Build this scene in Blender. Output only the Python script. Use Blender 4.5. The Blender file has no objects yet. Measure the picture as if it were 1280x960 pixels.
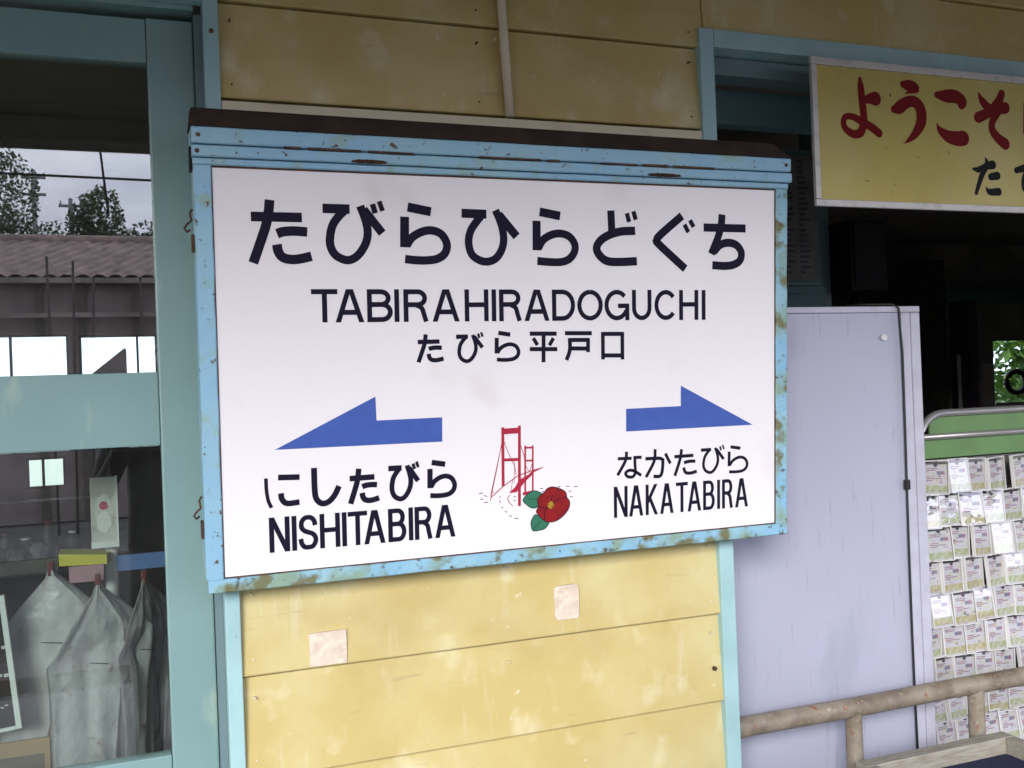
import bpy, bmesh, math, random
from mathutils import Vector, Matrix, noise
random.seed(4)
R = math.radians
sc = bpy.context.scene
COL = sc.collection

# ------------------------------------------------------------ camera, world, sun, exposure
cam_d = bpy.data.cameras.new('camera'); cam = bpy.data.objects.new('camera', cam_d); COL.objects.link(cam)
sc.camera = cam
cam_d.sensor_width = 36; cam_d.lens = 36 * 1250 / 1280
cam_d.clip_start = 0.02; cam_d.clip_end = 3000
yaw, pitch, roll = R(20.9), R(.23), R(2.2)
fw = Vector((math.sin(yaw)*math.cos(pitch), math.cos(yaw)*math.cos(pitch), math.sin(pitch)))
r0 = Vector((math.cos(yaw), -math.sin(yaw), 0)); u0 = r0.cross(fw)
rr = r0*math.cos(roll) - u0*math.sin(roll); uu = u0*math.cos(roll) + r0*math.sin(roll)
m = Matrix((rr, uu, -fw)).transposed().to_4x4(); m.translation = Vector((0, -1.75, 1.5))
cam.matrix_world = m

SUN_EL, SUN_ROT = 19, 212          # overcast: high, broad glow behind the photographer, over the tracks
w = bpy.data.worlds.new('World'); sc.world = w; w.use_nodes = True
nt = w.node_tree; nt.nodes.clear()
wo = nt.nodes.new('ShaderNodeOutputWorld'); bg = nt.nodes.new('ShaderNodeBackground')
sky = nt.nodes.new('ShaderNodeTexSky'); sky.sky_type = 'NISHITA'; sky.sun_disc = False
sky.sun_elevation = R(SUN_EL); sky.sun_rotation = R(SUN_ROT); sky.dust_density = 3
tc = nt.nodes.new('ShaderNodeTexCoord'); mp = nt.nodes.new('ShaderNodeMapping'); mp.inputs['Scale'].default_value = (1, 1, 2.6)
no = nt.nodes.new('ShaderNodeTexNoise'); no.inputs['Scale'].default_value = 3.2; no.inputs['Detail'].default_value = 7
cr = nt.nodes.new('ShaderNodeValToRGB')
cr.color_ramp.elements[0].position = .36; cr.color_ramp.elements[0].color = (8.6, 9.0, 12.4, 1)
cr.color_ramp.elements[1].position = .66; cr.color_ramp.elements[1].color = (17.0, 17.3, 20.5, 1)
mx = nt.nodes.new('ShaderNodeMix'); mx.data_type = 'RGBA'; mx.inputs[0].default_value = .86
L = nt.links.new
L(tc.outputs['Generated'], mp.inputs[0]); L(mp.outputs[0], no.inputs['Vector']); L(no.outputs['Fac'], cr.inputs[0])
L(sky.outputs[0], mx.inputs['A']); L(cr.outputs[0], mx.inputs['B']); L(mx.outputs['Result'], bg.inputs[0])
bg.inputs[1].default_value = .1
L(bg.outputs[0], wo.inputs[0])
sd = bpy.data.lights.new('sun', 'SUN'); sun = bpy.data.objects.new('sun', sd); COL.objects.link(sun)
sd.energy = 2.0; sd.angle = R(22); sd.color = (1, .96, .90)
az = R(SUN_ROT)
sdir = Vector((math.sin(az)*math.cos(R(SUN_EL)), math.cos(az)*math.cos(R(SUN_EL)), math.sin(R(SUN_EL))))
sun.rotation_euler = sdir.to_track_quat('Z', 'Y').to_euler()
sc.view_settings.view_transform = 'Standard'; sc.view_settings.look = 'None'
sc.view_settings.exposure = 1.02; sc.view_settings.gamma = 1
sc.cycles.use_denoising = True
sc.cycles.max_bounces = 10; sc.cycles.transparent_max_bounces = 16

# ------------------------------------------------------------ helpers
def mat(name, col, rough=.6, var=None, scale=6, detail=6, lo=.4, hi=.65, bump=0, bscale=60, metal=0, stretch=(1, 1, 1), spec=.5, extra=None, coat=0):
    """Principled paint/wood/metal; var = second colour blended in by noise; extra = list of (colour, scale, lo, hi, stretch)."""
    m = bpy.data.materials.new(name); m.use_nodes = True
    t = m.node_tree; b = t.nodes['Principled BSDF']; l = t.links.new
    b.inputs['Base Color'].default_value = (*col, 1); b.inputs['Roughness'].default_value = rough
    b.inputs['Metallic'].default_value = metal; b.inputs['Specular IOR Level'].default_value = spec
    b.inputs['Coat Weight'].default_value = coat; b.inputs['Coat Roughness'].default_value = .08
    co = t.nodes.new('ShaderNodeTexCoord')
    def nz(sc_, st, det):
        mpp = t.nodes.new('ShaderNodeMapping'); mpp.inputs['Scale'].default_value = st; l(co.outputs['Object'], mpp.inputs[0])
        n = t.nodes.new('ShaderNodeTexNoise'); n.inputs['Scale'].default_value = sc_; n.inputs['Detail'].default_value = det
        l(mpp.outputs[0], n.inputs['Vector']); return n.outputs['Fac']
    def mask(fac, a, bb):
        r_ = t.nodes.new('ShaderNodeMapRange'); r_.inputs[1].default_value = a; r_.inputs[2].default_value = bb
        l(fac, r_.inputs[0]); return r_.outputs[0]
    cur = None
    layers = ([(var, scale, lo, hi, stretch)] if var else []) + (extra or [])
    for c2, s2, a2, b2, st2 in layers:
        x = t.nodes.new('ShaderNodeMix'); x.data_type = 'RGBA'
        l(mask(nz(s2, st2, detail), a2, b2), x.inputs[0])
        if cur is None: x.inputs['A'].default_value = (*col, 1)
        else: l(cur, x.inputs['A'])
        x.inputs['B'].default_value = (*c2, 1); cur = x.outputs['Result']
    if cur is not None: l(cur, b.inputs['Base Color'])
    if bump:
        bp = t.nodes.new('ShaderNodeBump'); bp.inputs['Strength'].default_value = bump; bp.inputs['Distance'].default_value = .004
        l(nz(bscale, stretch, 4), bp.inputs['Height']); l(bp.outputs[0], b.inputs['Normal'])
    return m
def glass(name, refl=.09, tint=(.9, .96, .93), dust_haze=0):
    m = bpy.data.materials.new(name); m.use_nodes = True; t = m.node_tree; t.nodes.clear(); l = t.links.new
    o = t.nodes.new('ShaderNodeOutputMaterial'); tr = t.nodes.new('ShaderNodeBsdfTransparent'); tr.inputs[0].default_value = (*tint, 1)
    g = t.nodes.new('ShaderNodeBsdfGlossy'); g.inputs['Roughness'].default_value = .004; g.inputs[0].default_value = (1, 1, 1, 1)
    lw = t.nodes.new('ShaderNodeLayerWeight'); lw.inputs[0].default_value = .5
    pw_ = t.nodes.new('ShaderNodeMath'); pw_.operation = 'POWER'; pw_.inputs[1].default_value = 5; l(lw.outputs['Facing'], pw_.inputs[0])
    ad = t.nodes.new('ShaderNodeMath'); ad.operation = 'MULTIPLY_ADD'; ad.inputs[1].default_value = 1-refl; ad.inputs[2].default_value = refl
    x = t.nodes.new('ShaderNodeMixShader'); fr = pw_
    l(fr.outputs[0], ad.inputs[0]); l(ad.outputs[0], x.inputs[0]); l(tr.outputs[0], x.inputs[1]); l(g.outputs[0], x.inputs[2])
    if dust_haze:  # grey dust film mixed over the glass to give it haze
        df = t.nodes.new('ShaderNodeBsdfDiffuse'); df.inputs[0].default_value = (.6, .6, .6, 1)
        co = t.nodes.new('ShaderNodeTexCoord'); nn = t.nodes.new('ShaderNodeTexNoise'); nn.inputs['Scale'].default_value = 7; nn.inputs['Detail'].default_value = 6; l(co.outputs['Object'], nn.inputs['Vector'])
        mr = t.nodes.new('ShaderNodeMapRange'); mr.inputs[1].default_value = .3; mr.inputs[2].default_value = .75; mr.inputs[3].default_value = dust_haze*.4; mr.inputs[4].default_value = dust_haze*1.8; l(nn.outputs['Fac'], mr.inputs[0])
        y = t.nodes.new('ShaderNodeMixShader'); l(mr.outputs[0], y.inputs[0]); l(x.outputs[0], y.inputs[1]); l(df.outputs[0], y.inputs[2]); l(y.outputs[0], o.inputs[0])
    else: l(x.outputs[0], o.inputs[0])
    return m
def box(bm, x0, x1, y0, y1, z0, z1, bev=0):
    vs = [bm.verts.new((x, y, z)) for x in (x0, x1) for y in (y0, y1) for z in (z0, z1)]
    fs = [(0, 1, 3, 2), (4, 6, 7, 5), (0, 4, 5, 1), (2, 3, 7, 6), (0, 2, 6, 4), (1, 5, 7, 3)]
    ff = [bm.faces.new([vs[i] for i in f]) for f in fs]
    if bev:
        es = list({e for f in ff for e in f.edges})
        bmesh.ops.bevel(bm, geom=es, offset=bev, segments=2, affect='EDGES', profile=.6)
    return vs
def B(*a, bev=0):
    bm = bmesh.new()
    if a and isinstance(a[0], (tuple, list)):
        for q in a: box(bm, *q, bev=bev)
    else: box(bm, *a, bev=bev)
    return bm
def tube(bm, pts, r, n=10, cap=True):
    pts = [Vector(p) for p in pts]; rings = []
    rs = r if isinstance(r, (list, tuple)) else [r]*len(pts)
    for i, p in enumerate(pts):
        d = (pts[min(i+1, len(pts)-1)] - pts[max(i-1, 0)]).normalized()
        a = d.cross(Vector((0, 0, 1)) if abs(d.z) < .95 else Vector((1, 0, 0))).normalized(); b = d.cross(a)
        rings.append([bm.verts.new(p + (a*math.cos(k*2*math.pi/n) + b*math.sin(k*2*math.pi/n))*rs[i]) for k in range(n)])
    for A, C_ in zip(rings, rings[1:]):
        for k in range(n): f = bm.faces.new((A[k], A[(k+1) % n], C_[(k+1) % n], C_[k])); f.smooth = True
    if cap: bm.faces.new(rings[0][::-1]); bm.faces.new(rings[-1])
def T(pts, r, n=10):
    bm = bmesh.new(); tube(bm, pts, r, n); return bm
def extr(bm, pts, y0, y1):
    """outline in XZ extruded in Y."""
    a = [bm.verts.new((x, y0, z)) for x, z in pts]; b = [bm.verts.new((x, y1, z)) for x, z in pts]
    n = len(pts); bm.faces.new(a); bm.faces.new(b[::-1])
    for i in range(n): bm.faces.new((a[i], b[i], b[(i+1) % n], a[(i+1) % n]))
def mesh(name, bm, m):
    bmesh.ops.recalc_face_normals(bm, faces=bm.faces)
    me = bpy.data.meshes.new(name); bm.to_mesh(me); bm.free()
    for q in (m if isinstance(m, (list, tuple)) else [m]): me.materials.append(q)
    return me
def part(name, bm, m, parent, label=None, local=False):
    me = bm if isinstance(bm, bpy.types.Mesh) else mesh(name, bm, m)
    o = bpy.data.objects.new(name, me); COL.objects.link(o); o.parent = parent
    if not local:
        p = parent; off = Vector((0, 0, 0))
        while p is not None: off += p.location; p = p.parent
        o.location = -off
    if label: o['label'] = label
    return o
def thing(name, label, cat, loc=(0, 0, 0), group=None):
    o = bpy.data.objects.new(name, None); COL.objects.link(o); o.location = loc; o.empty_display_size = .05
    o['label'] = label; o['category'] = cat
    if group: o['group'] = group
    return o
def solo(name, bm, m, label, cat, base=(0, 0, 0), group=None):
    for v in bm.verts: v.co -= Vector(base)
    o = bpy.data.objects.new(name, mesh(name, bm, m)); COL.objects.link(o); o.location = base
    o['label'] = label; o['category'] = cat
    if group: o['group'] = group
    return o
def struct(name, bm, m):
    o = bpy.data.objects.new(name, mesh(name, bm, m)); COL.objects.link(o); o['kind'] = 'structure'; return o

# ------------------------------------------------------------ materials
M = {}
M['yellow'] = mat('yellow_siding', (.50, .405, .155), .5, (.575, .515, .265), 5, lo=.42, hi=.72, bump=.45, bscale=40,
                  extra=[((.67, .63, .42), 13, .57, .80, (1, 1, .8)), ((.43, .33, .12), 3.2, .52, .75, (1, 1, 1.6)), ((.60, .55, .36), 24, .64, .84, (1.6, 1, .2)), ((.36, .29, .15), 30, .66, .80, (.25, 1, 1.6)), ((.74, .70, .56), 34, .70, .78, (1, 1, .8)), ((.25, .2, .13), 140, .74, .78, (1, 1, 1))])
M['cream'] = mat('cream_paint', (.66, .60, .44), .45, (.5, .44, .3), 14, lo=.5, hi=.8, bump=.1)
M['door'] = mat('door_paint', (.20, .33, .33), .42, (.165, .285, .285), 3.5, lo=.35, hi=.7, bump=.12, bscale=35,
                extra=[((.33, .44, .36), 22, .62, .85, (1, 1, .4)), ((.12, .14, .13), 70, .735, .77, (1, 1, 1))])
M['trim'] = mat('trim_paint', (.34, .54, .56), .4, (.27, .45, .46), 9, lo=.4, hi=.7, bump=.15,
                extra=[((.16, .13, .10), 55, .70, .76, (1, 1, .6))])
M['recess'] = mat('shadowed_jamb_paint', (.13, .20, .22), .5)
M['blue'] = mat('blue_sign_paint', (.235, .45, .62), .42, (.28, .48, .56), 7, lo=.4, hi=.7, bump=.35, bscale=90,
                extra=[((.25, .40, .36), 26, .56, .70, (1, 1, 1)), ((.09, .06, .035), 90, .64, .70, (1, 1, 1))])
M['bluerust'] = mat('blue_sign_paint_corroded', (.22, .45, .63), .5, (.28, .49, .56), 9, lo=.4, hi=.7, bump=.6, bscale=90,
                extra=[((.22, .34, .27), 16, .47, .62, (1, 1, 1)), ((.15, .16, .08), 24, .54, .64, (1, 1, 1)), ((.06, .045, .03), 70, .60, .72, (1, 1, 1))])
M['rustroof'] = mat('rusted_brown_tin', (.020, .011, .007), .9, (.035, .02, .012), 18, bump=.4)
M['rust'] = mat('dark_rust', (.045, .026, .02), .8, (.12, .05, .02), 60)
M['panel'] = mat('white_acrylic', (.80, .785, .82), .22, (.765, .75, .785), 1.6, lo=.4, hi=.75, extra=[((.66, .63, .60), 5, .60, .82, (1, 1, .5)), ((.40, .35, .28), 160, .76, .80, (1, 1, 1))], coat=.15, spec=.4)
M['ink'] = mat('navy_black_ink', (.009, .008, .022), .5, spec=.12)
M['arrow'] = mat('blue_arrow_film', (.05, .10, .37), .4, (.055, .11, .40), 40, spec=.3)
M['crimson'] = mat('crimson_print', (.36, .012, .04), .4)
M['petal'] = mat('camellia_red_print', (.25, .006, .008), .35, (.17, .005, .007), 60)
M['leafp'] = mat('leaf_green_print', (.03, .16, .095), .35)
M['pollen'] = mat('pollen_yellow_print', (.40, .26, .02), .4, (.15, .03, .01), 300, lo=.45, hi=.55)
M['ysign'] = mat('aged_yellow_board', (.47, .40, .085), .5, (.42, .35, .09), 8, lo=.35, hi=.7, bump=.1,
                 extra=[((.36, .28, .12), 40, .62, .78, (1, 1, 1)), ((.09, .07, .05), 70, .69, .75, (1, 1, 1)), ((.55, .49, .20), 3, .5, .8, (1, 1, 1))])
M['alu'] = mat('dull_aluminium', (.55, .53, .50), .4, (.42, .40, .37), 40, lo=.5, hi=.75, metal=.25)
M['brushred'] = mat('dark_red_brush_paint', (.16, .004, .004), .6, spec=.15)
M['black'] = mat('black_paint', (.006, .006, .007), .6, spec=.2)
M['lav'] = mat('pale_lilac_board', (.405, .42, .525), .36, (.375, .39, .49), 2.5, lo=.4, hi=.7,
               extra=[((.31, .29, .37), 110, .625, .72, (1, 1, .07)), ((.29, .31, .39), 7, .58, .8, (1, 1, .4)), ((.35, .36, .46), 60, .745, .77, (1, 1, 1))])
M['lavframe'] = mat('pale_lilac_frame', (.47, .475, .57), .32, (.42, .42, .50), 25)
M['line'] = mat('dark_groove', (.07, .05, .08), .7)
M['cord'] = mat('black_rubber', (.01, .01, .012), .5)
M['rail'] = mat('worn_cream_pipe_paint', (.27, .235, .18), .45, (.15, .12, .085), 20, lo=.40, hi=.68, bump=.5, bscale=70,
                extra=[((.24, .08, .025), 45, .64, .70, (1, 1, 1)), ((.42, .38, .31), 90, .62, .74, (1, 1, 1)), ((.08, .05, .03), 150, .68, .72, (1, 1, 1))])
M['wood'] = mat('pale_worn_wood', (.38, .36, .30), .55, (.27, .245, .19), 20, stretch=(1, 8, 8), bump=.3)
M['navy'] = mat('navy_cloth', (.012, .018, .06), .85, bump=.3, bscale=300)
M['green'] = mat('green_plate', (.13, .26, .09), .4, (.11, .22, .08), 12)
M['grey'] = mat('grey_tube', (.36, .36, .36), .35, metal=.5)
M['conc'] = mat('concrete', (.15, .145, .135), .85, (.11, .105, .10), 2.5, bump=.3)
M['ballast'] = mat('ballast', (.11, .09, .08), .95, (.15, .13, .115), 30, bump=1, bscale=12)
M['grass'] = mat('grass_ground', (.07, .10, .035), .95, (.13, .13, .06), 1.2)
M['soffit'] = mat('dark_brown_plank', (.115, .09, .072), .75, (.085, .065, .052), 4, stretch=(1, 6, 6))
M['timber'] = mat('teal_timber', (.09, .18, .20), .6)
M['inwall'] = mat('interior_board', (.27, .255, .235), .7, (.20, .19, .175), 3)
M['infloor'] = mat('interior_floor', (.16, .15, .14), .6, (.12, .11, .10), 4)
M['inceil'] = mat('interior_ceiling', (.24, .22, .20), .8, (.19, .175, .16), 3)
M['steel'] = mat('rail_steel', (.25, .18, .14), .4, metal=.7)
M['tile'] = mat('weathered_roof_tile', (.40, .28, .23), .7, (.16, .125, .11), 5, lo=.35, hi=.7)
M['shed'] = mat('brown_shed_wall', (.34, .28, .26), .8, (.22, .18, .17), 2.5)
M['bark'] = mat('bark', (.09, .065, .045), .9)
M['leaf'] = mat('foliage', (.05, .085, .03), .7, (.085, .12, .045), 1.5)
M['leaf2'] = mat('bright_foliage', (.20, .36, .06), .6, (.05, .11, .03), 9)
M['stakewood'] = mat('dark_stake_wood', (.07, .05, .045), .8)
M['pole'] = mat('concrete_pole', (.30, .29, .28), .8)
M['bag'] = mat('thin_white_bag_film', (.88, .87, .90), .22, (.76, .73, .76), 14, extra=[((.50, .28, .28), 30, .66, .76, (1, 1, 1))], bump=.8, bscale=60)
M['card'] = mat('brown_cardboard', (.30, .19, .10), .8, (.25, .155, .08), 10)
M['white'] = mat('white_plastic', (.66, .66, .66), .35)
M['rubred'] = mat('red_clip_plastic', (.12, .01, .015), .4)
M['yel2'] = mat('yellow_card', (.55, .48, .05), .5)
M['mauve'] = mat('mauve_shelf_edge', (.36, .20, .24), .5)
M['bluebar'] = mat('blue_shelf_edge', (.08, .16, .40), .5)
M['darkcloth'] = mat('black_cloth', (.010, .010, .012), .95)
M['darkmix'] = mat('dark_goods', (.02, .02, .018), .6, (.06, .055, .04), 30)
M['tape'] = mat('old_tape_residue', (.66, .58, .49), .6, (.58, .47, .38), 40, lo=.4, hi=.6, extra=[((.74, .66, .52), 70, .5, .7, (1, 1, 1))], bump=.4, bscale=80)
M['greyprint'] = mat('grey_blue_print', (.22, .24, .34), .5, (.42, .20, .24), 60, lo=.45, hi=.55)
M['pgreen'] = mat('pale_green_print', (.40, .48, .24), .4, (.62, .62, .55), 80)
M['pyel'] = mat('pale_olive_print', (.50, .47, .22), .4, (.62, .60, .52), 80)
M['glass'] = glass('door_glass', .115, dust_haze=.009)
M['film'] = glass('packet_film', .10, (.97, .97, .97))
M['glass2'] = glass('window_glass', .03)
def packet_print():
    m = bpy.data.materials.new('printed_card'); m.use_nodes = True; t = m.node_tree; b = t.nodes['Principled BSDF']; l = t.links.new
    b.inputs['Roughness'].default_value = .35
    co = t.nodes.new('ShaderNodeTexCoord'); oi = t.nodes.new('ShaderNodeObjectInfo')
    ad = t.nodes.new('ShaderNodeVectorMath'); ad.operation = 'ADD'; l(co.outputs['Object'], ad.inputs[0]); l(oi.outputs['Random'], ad.inputs[1])
    v = t.nodes.new('ShaderNodeTexNoise'); v.inputs['Scale'].default_value = 60; v.inputs['Detail'].default_value = 3; l(ad.outputs[0], v.inputs['Vector'])
    hs = t.nodes.new('ShaderNodeValToRGB'); l(v.outputs['Fac'], hs.inputs[0])
    e = hs.color_ramp.elements; e[0].position = .33; e[0].color = (.50, .36, .42, 1); e[1].position = .70; e[1].color = (.24, .24, .30, 1)
    for p_, c_ in ((.40, (.66, .66, .72, 1)), (.53, (.68, .69, .75, 1)), (.56, (.52, .62, .36, 1)), (.585, (.66, .62, .34, 1)), (.62, (.72, .70, .76, 1))): q = e.new(p_); q.color = c_
    x = t.nodes.new('ShaderNodeMix'); x.data_type = 'RGBA'; x.inputs['A'].default_value = (.66, .66, .73, 1)
    n2 = t.nodes.new('ShaderNodeTexNoise'); n2.inputs['Scale'].default_value = 75; l(ad.outputs[0], n2.inputs['Vector'])
    mr = t.nodes.new('ShaderNodeMapRange'); mr.inputs[1].default_value = .40; mr.inputs[2].default_value = .52; mr.inputs[4].default_value = .95; l(n2.outputs['Fac'], mr.inputs[0])
    l(mr.outputs[0], x.inputs[0]); l(hs.outputs[0], x.inputs['B']); l(x.outputs['Result'], b.inputs['Base Color'])
    return m
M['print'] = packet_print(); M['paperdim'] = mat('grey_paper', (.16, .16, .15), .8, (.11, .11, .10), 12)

# ------------------------------------------------------------ setting: ground, platform, tracks
struct('ground', B(-400, 400, -400, 400, -1.2, -1.0), M['grass'])
struct('platform', B(-40, 40, -3.9, .02, -1.0, 0), M['conc'])
struct('opposite_platform', B(-40, 40, -18, -9.2, -1.0, -.02), M['conc'])
bt = bmesh.new()
gx, gy = 60, 16
gr = [[bt.verts.new((-30 + i, -9.2 + j*5.3/gy, -.93 + random.uniform(-.03, .03))) for j in range(gy+1)] for i in range(gx+1)]
for i in range(gx):
    for j in range(gy): bt.faces.new((gr[i][j], gr[i+1][j], gr[i+1][j+1], gr[i][j+1]))
struct('track_bed', bt, M['ballast'])
trk = thing('railway_track', 'steel railway track on ballast between the two platforms', 'railway track', (0, -6.5, -.9))
for y in (-7.03, -5.97): part('rail', B((-30, 30, y-.035, y+.035, -.78, -.65)), M['steel'], trk)
for i in range(50):
    x = -15 + i*.6; part('sleeper', B(x-.11, x+.11, -7.6, -5.4, -.9, -.785), M['soffit'], trk)

# ------------------------------------------------------------ interior room
struct('interior_floor', B(-4, 8.5, .02, 4.2, -.06, .012), M['infloor'])
room = thing('waiting_room_shell', 'dark inside walls and ceiling of the waiting room seen through the doorway', 'room', (2, 4.2, 0))
part('side_wall', B(-4.1, -4, .1, 4.2, 0, 2.5), M['inwall'], room); part('side_wall', B(8.5, 8.6, .1, 4.2, 0, 2.5), M['inwall'], room)
for i in range(14):
    for j in range(5):
        x = -4 + i*.9; y = .12 + j*.82
        part('ceiling_panel', B(x+.006, min(x+.894, 8.5), y+.006, y+.814, 2.47, 2.485), M['inceil'], room)
part('ceiling', B(-4.1, 8.6, .1, 4.3, 2.485, 2.52), M['inwall'], room)
WIN = [(-1.9, -.306, 1.40, 1.888), (-.254, .150, 1.40, 1.880), (-.536, -.343, 1.055, 1.222), (-.09, .05, 1.12, 1.196), (6.30, 7.6, 1.10, 1.735)]
bw = bmesh.new()
xs = sorted({-4.1, 8.6, *[q for a in WIN for q in a[:2]]}); zs = sorted({0, 2.5, *[q for a in WIN for q in a[2:]]})
for xa, xb in zip(xs, xs[1:]):
    for za, zb in zip(zs, zs[1:]):
        if not any(a[0] <= xa and xb <= a[1] and a[2] <= za and zb <= a[3] for a in WIN): box(bw, xa, xb, 4.2, 4.3, za, zb)
bmesh.ops.remove_doubles(bw, verts=bw.verts, dist=1e-5)
part('rear_wall', bw, M['inwall'], room)
def window(i, mull):
    x0, x1, z0, z1 = WIN[i]
    f = part('window_frame', B((x0, x1, 4.21, 4.25, z1-.012, z1-.0005), (x0, x1, 4.21, 4.25, z0+.0005, z0+.012), (x0+.0005, x0+.012, 4.212, 4.248, z0+.012, z1-.012), (x1-.012, x1-.0005, 4.212, 4.248, z0+.012, z1-.012),
      *[(q-.006, q+.006, 4.213, 4.247, z0+.012, z1-.012) for q in mull]), M['line'], room)
    part('pane', B(x0+.01, x1-.01, 4.226, 4.23, z0+.01, z1-.01), M['glass2'], f)
window(0, (-.592, -1.25)); window(1, (.046,)); window(2, (-.454,)); window(3, ()); window(4, (6.98,))
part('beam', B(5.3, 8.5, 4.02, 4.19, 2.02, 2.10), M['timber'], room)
part('post', B(5.86, 5.94, 4.0, 4.19, .012, 2.02), M['line'], room)
for xa, xb, za, zb in ((5.57, 5.76, 1.40, 1.60), (5.96, 6.03, 1.42, 1.62), (6.14, 6.26, 1.2, 1.55)):
    part('wall_panel', B(xa, xb, 4.16, 4.195, za, zb), M['alu'], room)
part('white_pole', T([(5.80, 4.05, .012), (5.80, 4.05, 1.62)], .014), M['white'], room)
# emblem sticker on the green window, a dark ring
be = bmesh.new(); tube(be, [(6.535+.10*math.cos(a*math.pi/12), 4.205, 1.395+.085*math.sin(a*math.pi/12)) for a in range(25)], .022, 6, cap=False)
part('round_emblem', be, M['black'], room)
part('notice_strip', B(6.31, 7.0, 4.195, 4.205, 1.15, 1.24), M['alu'], room)

# hedge behind the rear windows
def leaves(bm, c, rad, n, s, rnd, flat=1.0, hollow=.35):
    for _ in range(n):
        while True:
            p = Vector((rnd.uniform(-1, 1), rnd.uniform(-1, 1), rnd.uniform(-1, 1)))
            if hollow < p.length < 1: break
        if noise.noise(p*2.1 + Vector(c)) < -.12: continue
        q = Vector(c) + Vector((p.x*rad[0], p.y*rad[1], p.z*rad[2]))
        a = Vector((rnd.gauss(0, 1), rnd.gauss(0, 1), rnd.gauss(0, 1))).normalized()*s*rnd.uniform(.6, 1.3)
        b = a.orthogonal().normalized()*a.length*.5; b.rotate(Matrix.Rotation(rnd.uniform(0, 6.28), 3, a.normalized()))
        vs = [bm.verts.new(q + t) for t in (-a, b, a, -b)]; bm.faces.new(vs)
rn = random.Random(8)
for k, (x, lab) in enumerate(((8.6, 'bright green leafy bush outside the far right window'), (11.0, 'bright green leafy bush further right behind the waiting room'), (.15, 'green bush outside the small rear windows behind the sliding door'))):
    bb = bmesh.new(); leaves(bb, (0, 0, 1.2 if k < 2 else .55), (1.5 if k < 2 else .42, .8, 1.7 if k < 2 else .62), 14000 if k < 2 else 1500, .068 if k < 2 else .05, rn)
    t = thing('bush', lab, 'bush', (x, 6.3, -1.0)); part('foliage', bb, M['leaf2'], t, local=True).location = (0, 0, 1.0)
    sb = bmesh.new(); tube(sb, [(0, 0, 0), (.05, 0, .6), (0, .05, 1.6)], [.05, .04, .015], 7); part('stem', sb, M['bark'], t, local=True)

solo('added_bright_wall', B(-9, -.7, 15.0, 15.15, -1.0, 1.02), M['white'], 'low white wall added outside to brighten the small rear window', 'wall', (-4.8, 15.07, -1.0))  # white wall added outside to fill the small rear window with brightness
# ------------------------------------------------------------ station front wall
wall = thing('station_wall', 'yellow lapped board wall with light blue trims between door and doorway', 'wall', (.62, 0, 0))
JO = [.012, .165, .33, .505, .68, .855, 1.03, 1.20, 1.362, 1.522, 1.684, 1.845, 2.006, 2.171, 2.336, 2.50, 2.66]
def board(x0, x1, z0, z1):
    bm = bmesh.new()
    pr = [(0.03, z0+.0015), (-.013, z0+.0015), (-.0145, z0+.004), (-.004, z1-.0015), (.03, z1-.0015)]
    n = 14
    rings = []
    for i in range(n+1):
        x = x0+(x1-x0)*i/n; wv = .0012*noise.noise(Vector((x*2.3, z0*5, 0)))
        rings.append([bm.verts.new((x, y + (wv if y < .01 else 0), z + wv*.7)) for y, z in pr])
    for a, b in zip(rings, rings[1:]):
        for k in range(5): bm.faces.new((a[k], b[k], b[(k+1) % 5], a[(k+1) % 5]))
    bm.faces.new(rings[0]); bm.faces.new(rings[-1][::-1])
    return bm
for z0, z1 in zip(JO, JO[1:]):
    if z0 < 2.17: part('siding_board', board(.155, 1.093, z0, z1), M['yellow'], wall)
    elif z0 < 2.3:
        part('siding_board', board(-1.2, 1.103, z0, z1), M['yellow'], wall); part('siding_board', board(1.105, 3.6, 2.205, z1), M['yellow'], wall)
    else: part('siding_board', board(-1.2, 3.6, z0, z1), M['yellow'], wall)
part('wall_core', B((.143, 1.118, .031, .105, 0, 2.19), (-1.2, 3.6, .031, .105, 2.2, 2.66)), M['inwall'], wall)
part('corner_trim', B(.1345, .159, -.022, .03, 0, 2.66, bev=.002), M['trim'], wall)
part('corner_trim', B(1.091, 1.1235, -.022, .10, 0, 2.2095, bev=.002), M['trim'], wall)
part('header_trim', B(1.1245, 3.6, -.0215, .10, 2.173, 2.2095, bev=.002), M['trim'], wall)
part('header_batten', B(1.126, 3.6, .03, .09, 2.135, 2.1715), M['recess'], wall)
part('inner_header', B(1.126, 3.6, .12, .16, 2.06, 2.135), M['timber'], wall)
part('batten_strip', B(.160, 1.090, -.02, -.006, 1.976, 2.001, bev=.002), M['cream'], wall)
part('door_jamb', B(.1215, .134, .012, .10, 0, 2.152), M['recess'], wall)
part('door_head', B((-1.2, .1205, .008, .10, 2.157, 2.2)), M['door'], wall)
part('door_head', B((-1.2, .134, -.016, .007, 2.166, 2.205)), M['trim'], wall)
for z in (2.115, 1.45, .78): 
    bs = bmesh.new(); bmesh.ops.create_uvsphere(bs, u_segments=10, v_segments=6, radius=.0042, matrix=Matrix.Translation((.147, -.022, z))); part('screw', bs, M['rust'], wall)
part('outer_wall', B((-24, -1.2, 0, .1, 0, 2.66), (3.6, 24, 0, .1, 0, 2.66)), M['yellow'], wall)
for bz in (1.06, 1.17, .89, .995, 2.03, 2.14, 2.20, 2.31):
    for bx_ in ((.178, .636, 1.07) if bz < 1.5 else (.178, .62, 1.07)): part('nail_head', T([(bx_, -.0155, bz), (bx_, -.005, bz)], .0018, 6), M['cream' if bz < 1.5 else 'rust'], wall)
part('nail_head', T([(1.074, -.016, .923), (1.074, -.006, .923)], .0045, 8), M['rust'], wall)
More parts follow.
